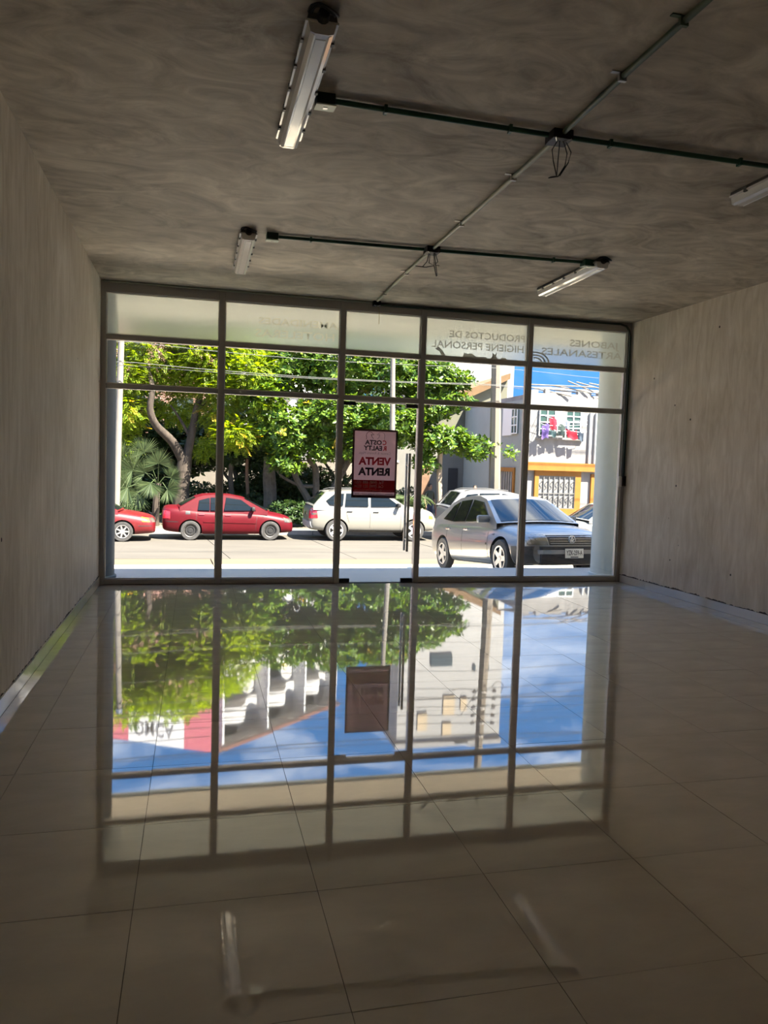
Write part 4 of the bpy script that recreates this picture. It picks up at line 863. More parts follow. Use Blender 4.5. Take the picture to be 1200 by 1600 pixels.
        quads('foliage', *rosettes([(x, y, -0.9+h*0.5, w, 0.7, h*0.5)], int(330*w*max(h, 0.8)), 8, 0.15, 0.04, 0.2), dark, t)
    # fan palm
    t = empty('fan_palm', (-1.35, 28.3, -0.96), label='fan palm with grey green fronds left of the forked trunk', cat='palm')
    b = MB(); limb(b, [(-1.35, 28.3, -1.0), (-1.33, 28.3, 0.0), (-1.27, 28.3, 0.55)], [0.14, 0.12, 0.10]); b.build('trunk', bark1, t, smooth=True)
    heads = [(-1.25, 27.9, 1.25, 0.62, 90), (-2.1, 27.9, 1.0, 0.85, 160), (-1.75, 28.0, 1.6, 0.65, 120), (-0.85, 28.3, 0.75, 0.5, 30), (-2.25, 27.8, 0.4, 0.8, 195), (-1.95, 28.0, 0.2, 0.75, 225), (-1.5, 27.8, 0.55, 0.65, 255), (-2.5, 28.1, 1.4, 0.7, 150), (-0.95, 27.9, 0.35, 0.55, -25), (-1.7, 28.1, 0.9, 0.6, 135), (-2.5, 27.9, -0.15, 0.7, 200)]
    for (hx, hy, hz, R, ang) in heads:
        f = MB().tube([(-1.28, 28.3, 0.5), ((hx-1.28)/2, (hy+28.3)/2, (hz+0.6)/2+0.1), (hx, hy, hz)], 0.016, 5).build('frond', palml, t)
        nb = 34; a0 = math.radians(ang)
        aa = np.linspace(a0-1.75, a0+1.75, nb)
        D = np.stack([np.cos(aa), np.full(nb, -0.25)+rng.normal(size=nb)*0.12, np.sin(aa)-0.18*np.abs(np.sin((aa-a0)))], 1)
        P = np.tile([[hx, hy, hz]], (nb, 1)); A = unit(D)*R*rng.uniform(0.85, 1.05, (nb, 1))
        B = unit(np.cross(A, np.array([[0.0, 1, 0.2]])))*0.019
        bl = quads('blades', P, A, B, palml, None); bl.data.transform(t.matrix_basis.inverted()); bl.parent = f
        bl['kind'] = 'stuff'
    # young palm by the door
    t = empty('young_palm', (7.75, 27.7, -0.94), label='small arching palm seen through the door beside the handle', cat='palm')
    MB().tube([(7.75, 27.7, -0.95), (7.75, 27.7, 0.1)], [0.07, 0.05], 8).build('trunk', bark2, t)
    for k in range(7):
        a = k*0.9; pts = [(7.75+0.9*q*math.cos(a), 27.7+0.5*q*math.sin(a), 0.1+0.95*q-0.9*q*q) for q in np.linspace(0, 1.1, 7)]
        f = MB().tube(pts, [0.014, 0.013, 0.012, 0.01, 0.008, 0.006, 0.004], 5).build('frond', palml, t)
        P = []; A = []
        for (u, v) in zip(pts[:-1], pts[1:]):
            for q in np.linspace(0, 1, 5)[:-1]:
                for s in (-1, 1):
                    P.append(np.array(u)*(1-q)+np.array(v)*q); A.append((s*-math.sin(a)*0.22+0.1*math.cos(a), s*math.cos(a)*0.22, -0.14))
        P = np.array(P); A = np.array(A); B = unit(np.cross(A, np.array([[0.1, 0.2, 1.0]])))*0.016
        bl = quads('blades', P, A, B, palml, None); bl.data.transform(t.matrix_basis.inverted()); bl.parent = f
plants()

# ------------------------------------------------------------------ poles and cables
def street_poles():
    M_pole = mat('pole_concrete', (0.17, 0.143, 0.112), 0.85, var=0.12, scale=2, stretch=(3, 3, 0.4))
    M_pl = mat('whitewashed_pole', (0.17, 0.155, 0.135), 0.85, var=0.1, scale=3)
    M_cer = mat('insulator', (0.10, 0.09, 0.09), 0.35)
    p = empty('utility_pole', (11.05, 27.4, -0.95), label='tall pale concrete utility pole behind the silver saloon', cat='pole')
    b = MB()
    oct_ = [(math.cos(2*PI*k/8+PI/8), math.sin(2*PI*k/8+PI/8)) for k in range(8)]
    vs = [(11.05+0.235*a, 27.4+0.235*c, -1.0) for a, c in oct_]+[(10.72+0.13*a, 27.4+0.13*c, 11.6) for a, c in oct_]
    b.add(vs, [tuple(range(7, -1, -1)), tuple(range(8, 16))]+[(k, (k+1) % 8, (k+1) % 8+8, k+8) for k in range(8)]).build('shaft', M_pole, p)
    for z in (7.15, 7.75, 8.35, 8.85):
        x = 11.05-0.33*(z+1)/12.6
        MB().lathe([(0.19, -0.02), (0.20, 0), (0.19, 0.02)], 12, Matrix.Translation((x, 27.4, z)), close=False).build('band', M_steel, p)
    for s in (-1, 1):
        for z in (7.1, 7.4, 7.7, 8.0, 8.3):
            x = 11.05-0.33*(z+1)/12.6+s*(0.30+0.05*((z*10) % 3))
            i = MB().lathe([(0.0, 0.10), (0.03, 0.09), (0.07, 0.04), (0.04, 0.02), (0.08, -0.03), (0.04, -0.06), (0.0, -0.07)], 10, Matrix.Translation((x, 27.2, z)) @ Matrix.Rotation(s*1.2, 4, 'Y')).build('insulator', M_cer, p, smooth=True)
            MB().tube([(x, 27.22, z), (11.05-0.33*(z+1)/12.6+s*0.1, 27.35, z-0.03)], 0.012, 5).build('bracket', M_steel, i)
    arm = MB().tube([(10.70, 27.35, 9.25), (10.35, 27.2, 9.20), (10.0, 27.0, 9.02)], 0.03, 8).build('lamp_arm', M_steel, p)
    MB().lathe([(0.0, 0.10), (0.10, 0.07), (0.16, 0.0), (0.13, -0.06), (0.0, -0.08)], 14, Matrix.Translation((9.88, 26.95, 8.95)) @ Matrix.Diagonal((1.8, 0.9, 1, 1))).build('lamp_head', mat('lamp_grey', (0.30, 0.31, 0.32), 0.4, 0.4), arm, smooth=True)
    for k, pts in enumerate(([(10.5, 27.2, 7.2), (10.0, 27.2, 6.95), (9.5, 27.2, 7.05), (9.2, 27.2, 7.15)], [(10.6, 27.2, 7.0), (10.2, 27.2, 7.6), (9.9, 27.2, 8.0)], [(11.1, 27.2, 7.0), (11.35, 27.2, 6.75), (11.6, 27.2, 6.9), (11.5, 27.2, 7.2)])):
        b = MB(); limb(b, pts, [0.012]*len(pts), 5); b.build('jumper_cable', M_black, p)
    p = empty('lamp_post', (6.88, 28.0, -0.95), label='slim pale post rising through the broad-leaved tree', cat='pole')
    MB().tube([(6.87, 26.75, -1.0), (6.70, 26.75, 5.9)], [0.115, 0.085], 12).build('shaft', M_pl, p, smooth=True)
    MB().tube([(6.705, 26.75, 5.88), (6.70, 26.75, 5.96)], [0.10, 0.09], 12).build('cap', M_steel, p)
    p = empty('utility_pole', (-2.58, 27.5, -0.95), label='whitewashed post close beside the left porch column', cat='pole')
    MB().tube([(-2.60, 27.3, -1.0), (-2.42, 27.3, 7.3)], [0.125, 0.09], 12).build('shaft', M_pl, p, smooth=True)
    MB().tube([(-2.425, 27.3, 7.2), (-2.42, 27.3, 7.36)], [0.12, 0.11], 12).build('cap', M_steel, p)
    M_w = mat('cable', (0.06, 0.06, 0.06), 0.5); M_wsun = mat('sunlit_cable', (0.13, 0.13, 0.12), 0.5)  # second cable colour is paler, with the sunlight put into it
    def cable(y, za, zb, sag, r, m, grp):
        xs = np.linspace(-22, 40, 32); b = MB()
        pts = []
        for x in xs:
            t = (x+22)/62; u = ((x-10.9)/13.4) % 1.0
            pts.append((x, y, za+(zb-za)*t-4*sag*u*(1-u)))
        o = b.tube(pts, r, 5).build('overhead_cable', m)
        tag(o, 'thin overhead street cable, %s' % grp, 'cable', 'overhead cables')
    names = ['sixth from the top', 'fifth from the top', 'fourth from the top', 'third from the top', 'second from the top', 'topmost of all', 'seventh from the top', 'eighth from the top, pale, through the trees', 'tenth from the top, pale, through the trees', 'lowest over the far kerb, pale', 'lower of the two over the near lane', 'upper of the two over the near lane']
    for k, (y, za, zb, sag, r, m) in enumerate(((27.2, 7.08, 7.0, 0.18, 0.014, M_w), (27.2, 7.42, 7.35, 0.2, 0.014, M_w), (27.1, 7.72, 7.66, 0.16, 0.014, M_w), (27.2, 8.05, 8.0, 0.2, 0.014, M_w), (27.1, 8.33, 8.3, 0.2, 0.014, M_w), (27.2, 8.95, 9.1, 0.15, 0.012, M_w),
                           (27.0, 6.3, 6.15, 0.15, 0.012, M_w), (26.9, 5.35, 5.0, 0.2, 0.009, M_wsun), (26.9, 4.6, 4.5, 0.16, 0.010, M_wsun), (26.95, 4.38, 4.62, 0.12, 0.010, M_wsun), (18.6, 4.7, 4.6, 0.12, 0.016, M_w), (18.4, 5.6, 5.5, 0.15, 0.012, M_w))):
        cable(y, za, zb, sag, r, m, names[k])
street_poles()

# ------------------------------------------------------------------ buildings
def bld_box(a, b, name, m, parent): return MB().box(a, b).build(name, m, parent)
def grid_window(parent, x0, x1, z0, z1, y, nx, nz, glass, fr, face=-1, depth=0.06):
    """window in a front wall (plane y) with glazing bars"""
    w = bld_box((x0, y-0.05, z0), (x1, y+0.02, z1), 'window', glass, parent)
    t = 0.045
    b = MB()
    for k in range(nx+1): xx = x0+(x1-x0)*k/nx; b.box((xx-t/2, y-depth-0.02, z0), (xx+t/2, y-0.045, z1))
    for k in range(nz+1): zz = z0+(z1-z0)*k/nz; b.box((x0, y-depth-0.015, zz-t/2), (x1, y-0.046, zz+t/2))
    b.build('glazing_bars', fr, w); return w
def side_window(parent, x, y0, y1, z0, z1, ny, nz, glass, fr):
    w = bld_box((x-0.05, y0, z0), (x+0.02, y1, z1), 'window', glass, parent); t = 0.05; b = MB()
    for k in range(ny+1): yy = y0+(y1-y0)*k/ny; b.box((x-0.08, yy-t/2, z0), (x-0.045, yy+t/2, z1))
    for k in range(nz+1): zz = z0+(z1-z0)*k/nz; b.box((x-0.075, y0, zz-t/2), (x-0.046, y1, zz+t/2))
    b.build('glazing_bars', fr, w); return w

def laundry_house():
    M_w = mat('stained_white', (0.17, 0.162, 0.158), 0.9, col2=(0.27, 0.262, 0.255), scale=1.6, bump=0.2, stretch=(1.4, 1, 0.5))
    M_s = mat('side_grey', (0.27, 0.29, 0.275), 0.9, var=0.06, scale=1.5)
    M_o = mat('orange_paint', (0.27, 0.105, 0.007), 0.7, var=0.12, scale=3)
    M_fr = mat('white_frame', (0.70, 0.70, 0.68), 0.5); M_gl = mat('house_glass', (0.04, 0.075, 0.065), 0.1, ior=1.6)
    M_grl = mat('grey_grille', (0.20, 0.195, 0.19), 0.6, var=0.25, scale=4); M_gate = mat('gate_steel', (0.15, 0.15, 0.15), 0.5, 0.3)
    X0, X1, Y0, Y1 = 13.35, 20.5, 30.0, 37.5
    h = empty('house', (X0, Y0, -0.96), label='stained white house with orange band, washing and broken roof', cat='house')
    bld_box((X0, Y0, -1.0), (X1, Y1, 4.55), 'wall', M_w, h)
    bld_box((X0-0.03, Y0+0.04, -1.0), (X0, Y1, 4.35), 'side_wall', M_s, h)
    bld_box((X0-0.12, Y0-0.22, 1.40), (X1, Y0, 1.74), 'orange_band', M_o, h)
    # ground floor: gated window with orange surround
    for a, b in (((13.80, Y0-0.10, -0.9), (13.98, Y0, 1.40)), ((15.66, Y0-0.10, -0.9), (15.92, Y0, 1.40)), ((13.98, Y0-0.10, 1.18), (15.66, Y0, 1.40)), ((13.98, Y0-0.12, -0.62), (15.66, Y0, -0.2))):
        bld_box(a, b, 'orange_surround', M_o, h)
    g = bld_box((13.98, Y0-0.04, -0.2), (15.66, Y0+0.0, 1.18), 'window', M_grl, h)
    bars = MB()
    for k in range(8): xx = 13.98+1.68*k/7; bars.box((xx-0.02, Y0-0.09, -0.2), (xx+0.02, Y0-0.06, 1.18))
    for z in (-0.18, 0.45, 1.16): bars.box((13.98, Y0-0.085, z-0.02), (15.66, Y0-0.065, z+0.02))
    for k in range(7):
        cx = 13.98+1.68*(k+0.5)/7
        for z in (0.15, 0.8): bars.tube([(cx-0.09, Y0-0.075, z-0.2), (cx+0.05, Y0-0.075, z-0.07), (cx-0.05, Y0-0.075, z+0.07), (cx+0.09, Y0-0.075, z+0.2)], 0.014, 5)
    bars.build('grille', M_gate, g)
    d = bld_box((16.55, Y0-0.04, -0.95), (17.5, Y0+0.0, 1.2), 'door', M_grl, h)
    bld_box((16.40, Y0-0.1, -0.95), (16.55, Y0, 1.3), 'orange_surround', M_o, h)
    # upper windows, white hanging panel between them
    grid_window(h, 13.92, 14.62, 2.86, 3.98, Y0, 2, 4, M_gl, M_fr); 
    w = grid_window(h, 15.12, 15.80, 2.72, 3.95, Y0, 2, 5, M_gl, M_fr)
    bld_box((14.62, Y0-0.06, 3.0), (15.12, Y0, 3.98), 'shutter_panel', mat('shutter_white', (0.68, 0.69, 0.70), 0.6, var=0.1, scale=6, stretch=(1, 1, 4)), h)
    bld_box((13.80, Y0-0.12, 2.72), (15.95, Y0, 2.80), 'sill', M_w, h)
    # side: door with orange frame and window
    dd = bld_box((X0-0.06, 31.0, -0.95), (X0-0.03, 32.5, 1.30), 'door', M_grl, h)
    for a, b in (((X0-0.10, 30.85, -0.95), (X0-0.03, 31.0, 1.48)), ((X0-0.10, 32.5, -0.95), (X0-0.03, 32.7, 1.48)), ((X0-0.10, 31.0, 1.30), (X0-0.03, 32.5, 1.48))): bld_box(a, b, 'orange_surround', M_o, h)
    for k in range(6): bld_box((X0-0.085, 31.08+k*0.26, -0.95), (X0-0.06, 31.12+k*0.26, 1.30), 'door_bar', M_gate, dd)
    side_window(h, X0-0.03, 30.75, 31.35, 2.95, 4.0, 2, 3, M_gl, M_fr); bld_box((X0-0.07, 31.4, 2.88), (X0-0.03, 32.4, 4.1), 'shutter_panel', M_fr, h)
    for x in (16.25, 16.52): MB().tube([(x, Y0-0.06, 1.74), (x, Y0-0.06, 3.9)], 0.05, 8).build('drain_pipe', mat('pipe_grey', (0.42, 0.42, 0.41), 0.7), h, smooth=True)
    # ragged parapet and sheets on the roof
    b = MB(); x = X0
    rr = random.Random(3)
    while x < X1-0.3:
        wd = rr.uniform(0.18, 0.4); b.box((x, Y0+0.02, 4.5), (min(x+wd, X1), Y0+0.25, 4.56+rr.uniform(0.05, 0.3))); x += wd
    b.build('broken_parapet', M_w, h)
    M_sh = mat('roof_sheet', (0.40, 0.385, 0.37), 0.6, 0.2, var=0.25, scale=2); M_tim = mat('weathered_timber', (0.20, 0.175, 0.15), 0.85, var=0.25, scale=5)
    for k in range(6):
        x = X0+0.2+k*1.15
        MB().box((0, 0, 0), (1.2, 2.6, 0.02), Matrix.Translation((x, Y0+0.5, 4.78+0.05*(k % 2))) @ Euler((0.13, 0.05*(-1)**k, 0.05*k)).to_matrix().to_4x4()).build('roof_sheet', M_sh, h)
    for (xa, za, xb, zb) in ((13.4, 4.9, 15.3, 4.55), (13.6, 4.98, 16.4, 4.98), (14.6, 5.0, 16.2, 4.75), (15.3, 5.22, 16.5, 4.72), (15.7, 5.20, 17.0, 4.85), (16.3, 5.18, 18.0, 4.9), (14.3, 4.62, 17.5, 4.5)):
        MB().tube([(xa, Y0+0.3, za), (xb, Y0-0.1, zb)], 0.028, 6).build('roof_pole', M_tim, h)
    # washing
    for pts, lab in (((13.85, 3.70), (14.38, 3.56), (15.05, 3.46), (15.95, 3.55)), 'upper washing line strung across the house windows'), (((13.85, 3.33), (14.05, 3.27), (14.78, 3.27), (15.95, 3.38)), 'middle washing line strung across the house windows'), (((13.85, 3.14), (14.40, 3.05), (15.22, 3.09), (15.68, 3.03), (15.95, 3.08)), 'lowest washing line strung across the house windows'):
        tag(MB().tube([(x, Y0-0.355, z) for x, z in pts], 0.008, 5).build('washing_line', M_fr), lab, 'washing line')
        for x, z in (pts[0], pts[-1]): MB().tube([(x, Y0-0.355, z), (x, Y0+0.01, z)], 0.010, 5).build('line_bracket', M_gate, h)
    def cloth(nm, cx, zt, w, hgt, col, lab, lean=0.0):
        nu, nv = 8, 7; vs = []; ph = rr.uniform(0, 6)
        for v in range(nv+1):
            for u in range(nu+1):
                a = u/nu-0.5; q = v/nv
                vs.append((cx+a*w*(1-0.1*q)+lean*q*hgt, Y0-0.36+0.03*math.sin(7*a+ph+q)*(0.3+q), zt-q*hgt-0.05*math.cos(5*a+ph)))
        f = [(v*(nu+1)+u, v*(nu+1)+u+1, (v+1)*(nu+1)+u+1, (v+1)*(nu+1)+u) for v in range(nv) for u in range(nu)]
        k = len(vs); vs += [(x, y+0.012, z) for x, y, z in vs]; f += [tuple(q+k for q in reversed(x)) for x in f]
        o = MB().add(vs, f).build(nm, mat('cloth_%s' % lab[:6].strip(), col, 0.9, var=0.18, scale=7), smooth=True)
        tag(o, lab, 'clothes', 'washing on the line')
    cloth('towel', 14.05, 3.30, 0.34, 0.58, (0.09, 0.055, 0.20), 'purple cloth hung at the left of the washing')
    cloth('shirt', 14.38, 3.58, 0.34, 0.52, (0.30, 0.010, 0.03), 'bright red shirt hung before the left window', 0.15)
    cloth('shirt', 14.78, 3.30, 0.34, 0.44, (0.03, 0.05, 0.045), 'dark green cloth in the middle of the washing')
    cloth('trousers', 14.40, 3.08, 0.34, 0.26, (0.04, 0.075, 0.08), 'dark teal cloth under the bright red shirt')
    cloth('cloth', 15.05, 3.48, 0.22, 0.36, (0.18, 0.21, 0.27), 'pale blue white cloth beside the white panel')
    cloth('shirt', 15.22, 3.12, 0.52, 0.36, (0.34, 0.012, 0.03), 'large red cloth hung lowest under the right window', 0.25)
    cloth('trousers', 15.68, 3.05, 0.26, 0.36, (0.05, 0.07, 0.10), 'dark blue trousers at the right end of the washing')
laundry_house()

def other_buildings():
    M_gry = mat('shaded_render', (0.15, 0.145, 0.13), 0.9, var=0.1, scale=1.2); M_olv = mat('shaded_olive_render', (0.115, 0.112, 0.08), 0.9, var=0.1, scale=1.2)  # tree shade is put into both of these wall colours
    M_brn = mat('brown_wood', (0.15, 0.085, 0.05), 0.8, var=0.2, scale=4); M_dk = mat('dark_opening', (0.02, 0.02, 0.022), 0.7); M_wf = mat('white_bar', (0.70, 0.70, 0.68), 0.6)
    M_tw = mat('tower_white', (0.36, 0.355, 0.345), 0.85, var=0.05, scale=0.6, bump=0.05); M_tan = mat('tan_infill', (0.50, 0.40, 0.27), 0.85); M_gb = mat('far_glass', (0.06, 0.08, 0.09), 0.1)
    M_sal = mat('salmon_render', (0.55, 0.30, 0.25), 0.9, var=0.1, scale=0.8); M_rs = mat('sign_red', (0.50, 0.13, 0.17), 0.7); M_ws = mat('sign_white', (0.66, 0.66, 0.68), 0.7)
    # shaded house beyond the broad-leaved tree
    y = 37.6
    h = empty('shaded_house', (11.5, y, -0.96), label='grey olive house in tree shade beside the white house', cat='house')
    bld_box((9.6, y, -1.0), (13.4, y+6, 2.9), 'wall', M_gry, h)
    MB().prism([(9.6, 2.9), (15.6, 2.9), (15.6, 6.0), (13.2, 5.0), (11.0, 3.75), (9.6, 3.1)], y, y+6, Matrix(((1,0,0,0),(0,0,1,0),(0,1,0,0),(0,0,0,1)))).build('gable_wall', M_olv, h)
    MB().prism([(9.4, 3.0), (15.6, 6.0), (15.6, 6.3), (13.0, 5.2), (11.0, 3.9), (9.3, 3.1)], y-0.35, y+6.2, Matrix(((1,0,0,0),(0,0,1,0),(0,1,0,0),(0,0,0,1)))).build('roof', mat('brown_tile', (0.13, 0.075, 0.032), 0.85, var=0.2, scale=3), h)
    bld_box((12.55, y-0.06, -0.95), (13.05, y, 1.35), 'door', M_dk, h); bld_box((11.1, y-0.06, -0.95), (11.55, y, 1.35), 'door', M_brn, h)
    bld_box((13.7, y-0.15, -0.95), (13.95, y, 1.5), 'post', M_brn, h)
    grid_window(h, 13.75, 14.35, 3.15, 4.0, y, 3, 3, M_gb, M_wf); bld_box((13.35, y-0.04, 3.15), (13.7, y, 4.1), 'shutter', M_dk, h)
    # low white wall behind the trees
    w = empty('garden_wall', (3, 36, -0.96), label='low white garden wall glimpsed between the tree trunks', cat='wall')
    bld_box((-9, 36, -1.0), (9.5, 36.25, 1.55), 'panel', mat('garden_wall_cream', (0.17, 0.15, 0.125), 0.9, var=0.2, scale=1), w); bld_box((-9, 35.96, 1.55), (9.5, 36.29, 1.66), 'coping', M_conc, w)
    w = empty('garden_wall', (3.5, 33.6, -0.96), label='lower grey block wall under the branches by the white car', cat='wall')
    bld_box((2.6, 33.6, -1.0), (5.6, 33.8, 0.35), 'panel', M_conc, w); bld_box((2.55, 33.57, 0.35), (5.65, 33.83, 0.43), 'coping', M_conc, w)
    # tall white block
    t = empty('tall_building', (18.5, 56, -0.96), label='tall plain white building behind the houses, mirrored in the floor', cat='building')
    bld_box((15.0, 55, -1.0), (23.3, 66, 19.6), 'wall', M_tw, t)
    bld_box((14.9, 54.85, 19.6), (23.4, 66.1, 20.0), 'roof_edge', mat('roof_grey', (0.32, 0.31, 0.30), 0.9), t)
    bld_box((17.5, 54.9, 12.9), (19.2, 55, 13.7), 'window', M_gb, t)
    for a in ((16.6, 17.35, 17.4, 18.7), (18.6, 19.5, 16.2, 17.6), (18.6, 19.3, 18.2, 19.2), (20.0, 20.5, 16.3, 17.3)): bld_box((a[0], 54.92, a[2]), (a[1], 55, a[3]), 'blind_window', M_tan, t)
    for a in ((21.9, 22.2), (20.9, 21.1)): bld_box((a[0], 54.92, 13.7), (a[1], 55, 14.2), 'window', M_gb, t)
    # white apartment block with wavy balconies
    o = Vector((1.0, 53.0, 0)); u = Vector((0.76, 0.65, 0)); nrm = Vector((0.65, -0.76, 0))
    Mf = Matrix(((u.x, nrm.x, 0, o.x), (u.y, nrm.y, 0, o.y), (0, 0, 1, 0), (0, 0, 0, 1)))
    a = empty('apartment_building', (5, 56, -0.96), label='white apartment block with wavy balconies, mirrored in the floor', cat='building')
    M_ap = mat('apartment_white', (0.62, 0.62, 0.62), 0.85); M_apd = mat('apartment_grey', (0.46, 0.46, 0.455), 0.85)
    MB().box((0, -8, -1), (12.5, 0, 17.9), Mf).build('wall', M_apd, a)
    for fl in range(5):
        z = 3.2+fl*3.1
        for s0, s1 in ((0.3, 4.6), (4.6, 8.6), (8.6, 12.3)):
            pts = []
            for k in range(17):
                q = k/16; pts.append((s0+(s1-s0)*q, 0.75+0.65*math.sin(q*2*PI-0.6)))
            poly = [(s0, 0)]+pts+[(s1, 0)]
            slab = MB().prism(poly, z-0.1, z+0.1, Mf).build('balcony', M_ap, a)
            par = MB(); inner = [(p, q_-0.12) for p, q_ in pts]
            par.prism(pts+inner[::-1], z, z+1.0, Mf).build('parapet', M_ap, slab)
    for s0 in (0.3, 4.6, 8.6, 12.3): MB().box((s0-0.09, 0, 0), (s0+0.09, 1.3, 17.9), Mf).build('fin_wall', M_ap, a)
    for s0, s1 in ((1.6, 2.8), (6.0, 7.2), (9.9, 11.1)):
        for fl in range(5): MB().box((s0, 0, 3.4+fl*3.1), (s1, 0.03, 5.6+fl*3.1), Mf).build('window', M_gb, a)
    MB().box((-0.2, -8.2, 17.9), (12.7, 1.35, 18.15), Mf).build('roof_slab', M_ap, a); MB().box((-0.25, 1.35, 17.95), (12.75, 1.42, 18.2), Mf).build('roof_edge', mat('roof_brown', (0.20, 0.10, 0.075), 0.8), a)
    # salmon shop building with red and white fascia
    b = empty('shop_building', (-5, 48, -0.96), label='salmon building with red and white lettered fascia behind the feathery tree', cat='building')
    bld_box((-16, 48, -1.0), (1.25, 58, 13.9), 'wall', M_sal, b)
    def fas(x0, x1, m, nm):
        zt = lambda x: 15.45+(x+4.55)*0.2
        MB().prism([(x0, 13.85), (x1, 13.85), (x1, zt(x1)), (x0, zt(x0))], 47.8, 48.3, Matrix(((1,0,0,0),(0,0,1,0),(0,1,0,0),(0,0,0,1)))).build(nm, m, b)
    fas(-16, -3.7, M_rs, 'fascia'); fas(-3.7, -0.46, M_ws, 'fascia'); fas(-0.46, 1.25, M_rs, 'fascia')
    text('OMCA', 1.15, frame((-2.25, 47.78, 15.0), (1, 0, 0.12), (0, 0, 1)), mat('sign_grey', (0.20, 0.20, 0.22), 0.7), b, width=2.3, bold=0.01)
    for x in (-9.5, -6.5, -3.5, -0.8):
        for z in (3.5, 7.0, 10.5): bld_box((x-0.6, 47.95, z), (x+0.6, 48, z+1.5), 'window', M_gb, b)
    MB().tube([(1.6, 48.5, 13), (1.6, 48.5, 16.4)], 0.04, 6).build('mast', M_brn, b)
other_buildings()

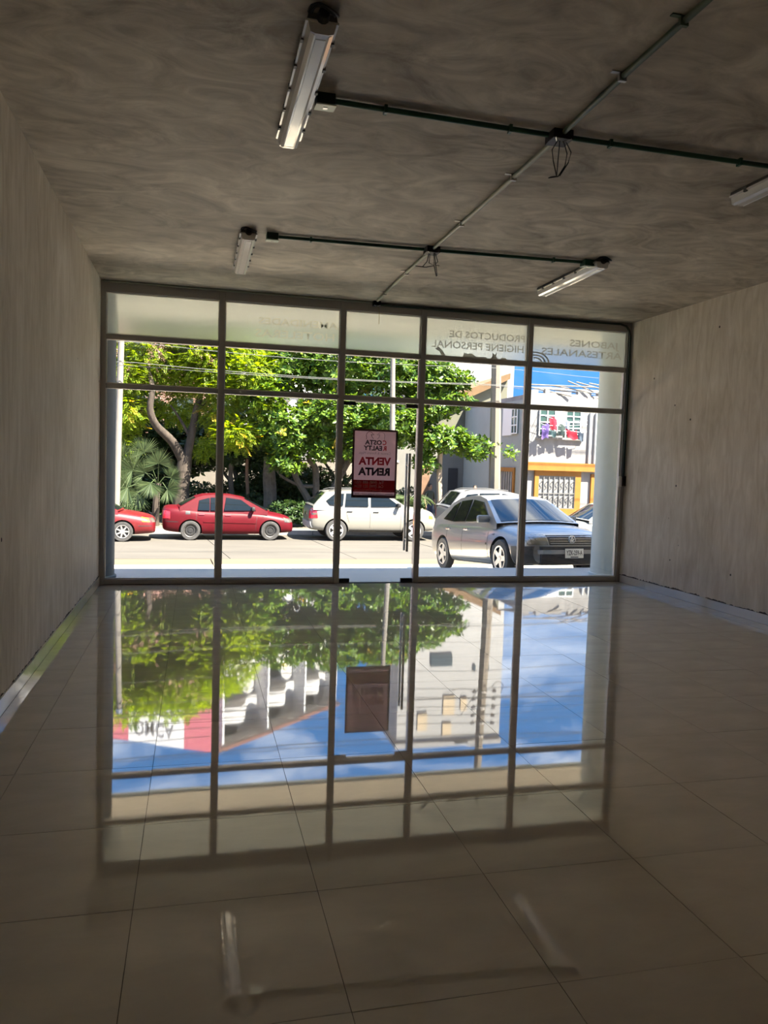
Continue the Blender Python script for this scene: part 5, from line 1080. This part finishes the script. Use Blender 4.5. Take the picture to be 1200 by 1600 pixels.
# ------------------------------------------------------------------ the two people beyond the cars
def person(loc, rotz, label, shirt, trousers, lean=0.0, arm=0.0):
    root = empty('person', loc, (0, 0, rotz), label=label, cat='person')
    M_skin = mat('skin', (0.30, 0.17, 0.11), 0.6); M_hair = mat('dark_hair', (0.012, 0.010, 0.009), 0.7)
    Vv = [(0, 0, 0.93), (0, 0.0, 1.08), (0, 0.0, 1.25), (0, 0.01, 1.40), (0, 0.0, 1.47), (0, -0.01, 1.53),
          (0.10, 0, 0.88), (0.105, -0.02, 0.48), (0.105, 0.03, 0.08), (0.115, -0.12, 0.03), (-0.10, 0, 0.88), (-0.105, -0.02, 0.48), (-0.105, 0.03, 0.08), (-0.115, -0.12, 0.03),
          (0.17, 0.01, 1.38), (0.225, 0.02, 1.12), (0.22, -0.06-arm, 0.90), (-0.17, 0.01, 1.38), (-0.225, 0.02, 1.12), (-0.22, -0.06-arm, 0.90)]
    Ed = [(0, 1), (1, 2), (2, 3), (3, 4), (4, 5), (0, 6), (6, 7), (7, 8), (8, 9), (0, 10), (10, 11), (11, 12), (12, 13), (3, 14), (14, 15), (15, 16), (3, 17), (17, 18), (18, 19)]
    Rd = [0.14, 0.125, 0.145, 0.12, 0.06, 0.055, 0.095, 0.062, 0.042, 0.04, 0.095, 0.062, 0.042, 0.04, 0.06, 0.045, 0.032, 0.06, 0.045, 0.032]
    Vv = [(x+lean*max(0, z-0.93), y-abs(lean)*0.5*max(0, z-0.93), z) for x, y, z in Vv]
    me = bpy.data.meshes.new('body'); me.from_pydata(Vv, Ed, [])
    o = bpy.data.objects.new('tmp', me); COL.objects.link(o)
    o.modifiers.new('k', 'SKIN'); o.modifiers.new('s', 'SUBSURF').levels = 1
    for i, v in enumerate(me.skin_vertices[0].data): v.radius = (Rd[i], Rd[i]*0.8); v.use_root = (i == 0)
    dg = bpy.context.evaluated_depsgraph_get(); bme = bpy.data.meshes.new_from_object(o.evaluated_get(dg)); bpy.data.objects.remove(o)
    bme.materials.clear()
    for m in (M_skin, shirt, trousers, M_black): bme.materials.append(m)
    for p in bme.polygons:
        c = p.center; p.material_index = 3 if c.z < 0.075 else 2 if c.z < 0.93 and abs(c.x-lean*0) < 0.185 else 1 if 0.9 <= c.z < 1.46 and not (c.z < 1.12 and abs(c.x) > 0.19) else 0
        p.use_smooth = True
    b = bpy.data.objects.new('body', bme); COL.objects.link(b); b.parent = root
    hx, hy = lean*0.68, -abs(lean)*0.34-0.01
    hd = Matrix.Translation((hx, hy, 1.60))
    MB().lathe([(0.0, -0.115), (0.045, -0.10), (0.068, -0.05), (0.078, 0.0), (0.076, 0.05), (0.052, 0.095), (0.0, 0.115)], 16, hd @ Matrix.Diagonal((0.95, 1.15, 1, 1))).build('head', M_skin, root, smooth=True, world=False)
    hm = MB().lathe([(0.086, -0.02), (0.088, 0.04), (0.062, 0.10), (0.0, 0.127)], 16, hd @ Matrix.Translation((0, 0.016, 0.01)) @ Matrix.Diagonal((0.95, 1.12, 1, 1)))
    hm.build('hair', M_hair, root, smooth=True, world=False)
    MB().add([hd @ Vector(p) for p in ((-0.012, -0.085, -0.02), (0.012, -0.085, -0.02), (0, -0.108, -0.018), (0, -0.086, 0.025))], [(0, 1, 2), (0, 2, 3), (1, 3, 2), (0, 3, 1)]).build('nose', M_skin, root, world=False)
    for s in (-1, 1):
        MB().lathe([(0, -0.008), (0.009, 0), (0, 0.008)], 8, hd @ Matrix.Translation((s*0.03, -0.083, 0.015))).build('eye', M_black, root, world=False)
        MB().lathe([(0, -0.03), (0.012, 0), (0, 0.03)], 8, hd @ Matrix.Translation((s*0.077, 0.0, -0.005))).build('ear', M_skin, root, world=False)
        wx, wy, wz = s*0.22, -0.06-arm, 0.90
        hand = MB()
        hand.box((wx-0.014, wy-0.035, wz-0.10), (wx+0.014, wy+0.035, wz+0.01))
        for k in range(4):
            yy = wy-0.027+k*0.018; L = (0.065, 0.075, 0.08, 0.06)[k]; hand.tube([(wx, yy, wz-0.095), (wx, yy-0.004, wz-0.095-L*0.55), (wx-s*0.014, yy-0.008, wz-0.095-L)], [0.0085, 0.008, 0.006], 6)
        hand.tube([(wx, wy-0.034, wz-0.03), (wx-s*0.008, wy-0.062, wz-0.07), (wx-s*0.012, wy-0.066, wz-0.10)], [0.011, 0.0095, 0.007], 6)
        if abs(lean) < 0.05: hand.build('hand', M_skin, root, world=False)
    return root
person((8.75, 28.35, -0.955), 0.3, 'person in olive shirt and jeans standing beyond the white car', mat('olive_shirt', (0.07, 0.07, 0.05), 0.9), mat('jeans', (0.03, 0.042, 0.09), 0.9))
person((10.22, 27.45, -0.945), -0.5, 'person in blue shirt behind the pale high-roofed car', mat('blue_shirt', (0.03, 0.13, 0.33), 0.9), mat('dark_trousers', (0.03, 0.03, 0.04), 0.9), lean=0.04)
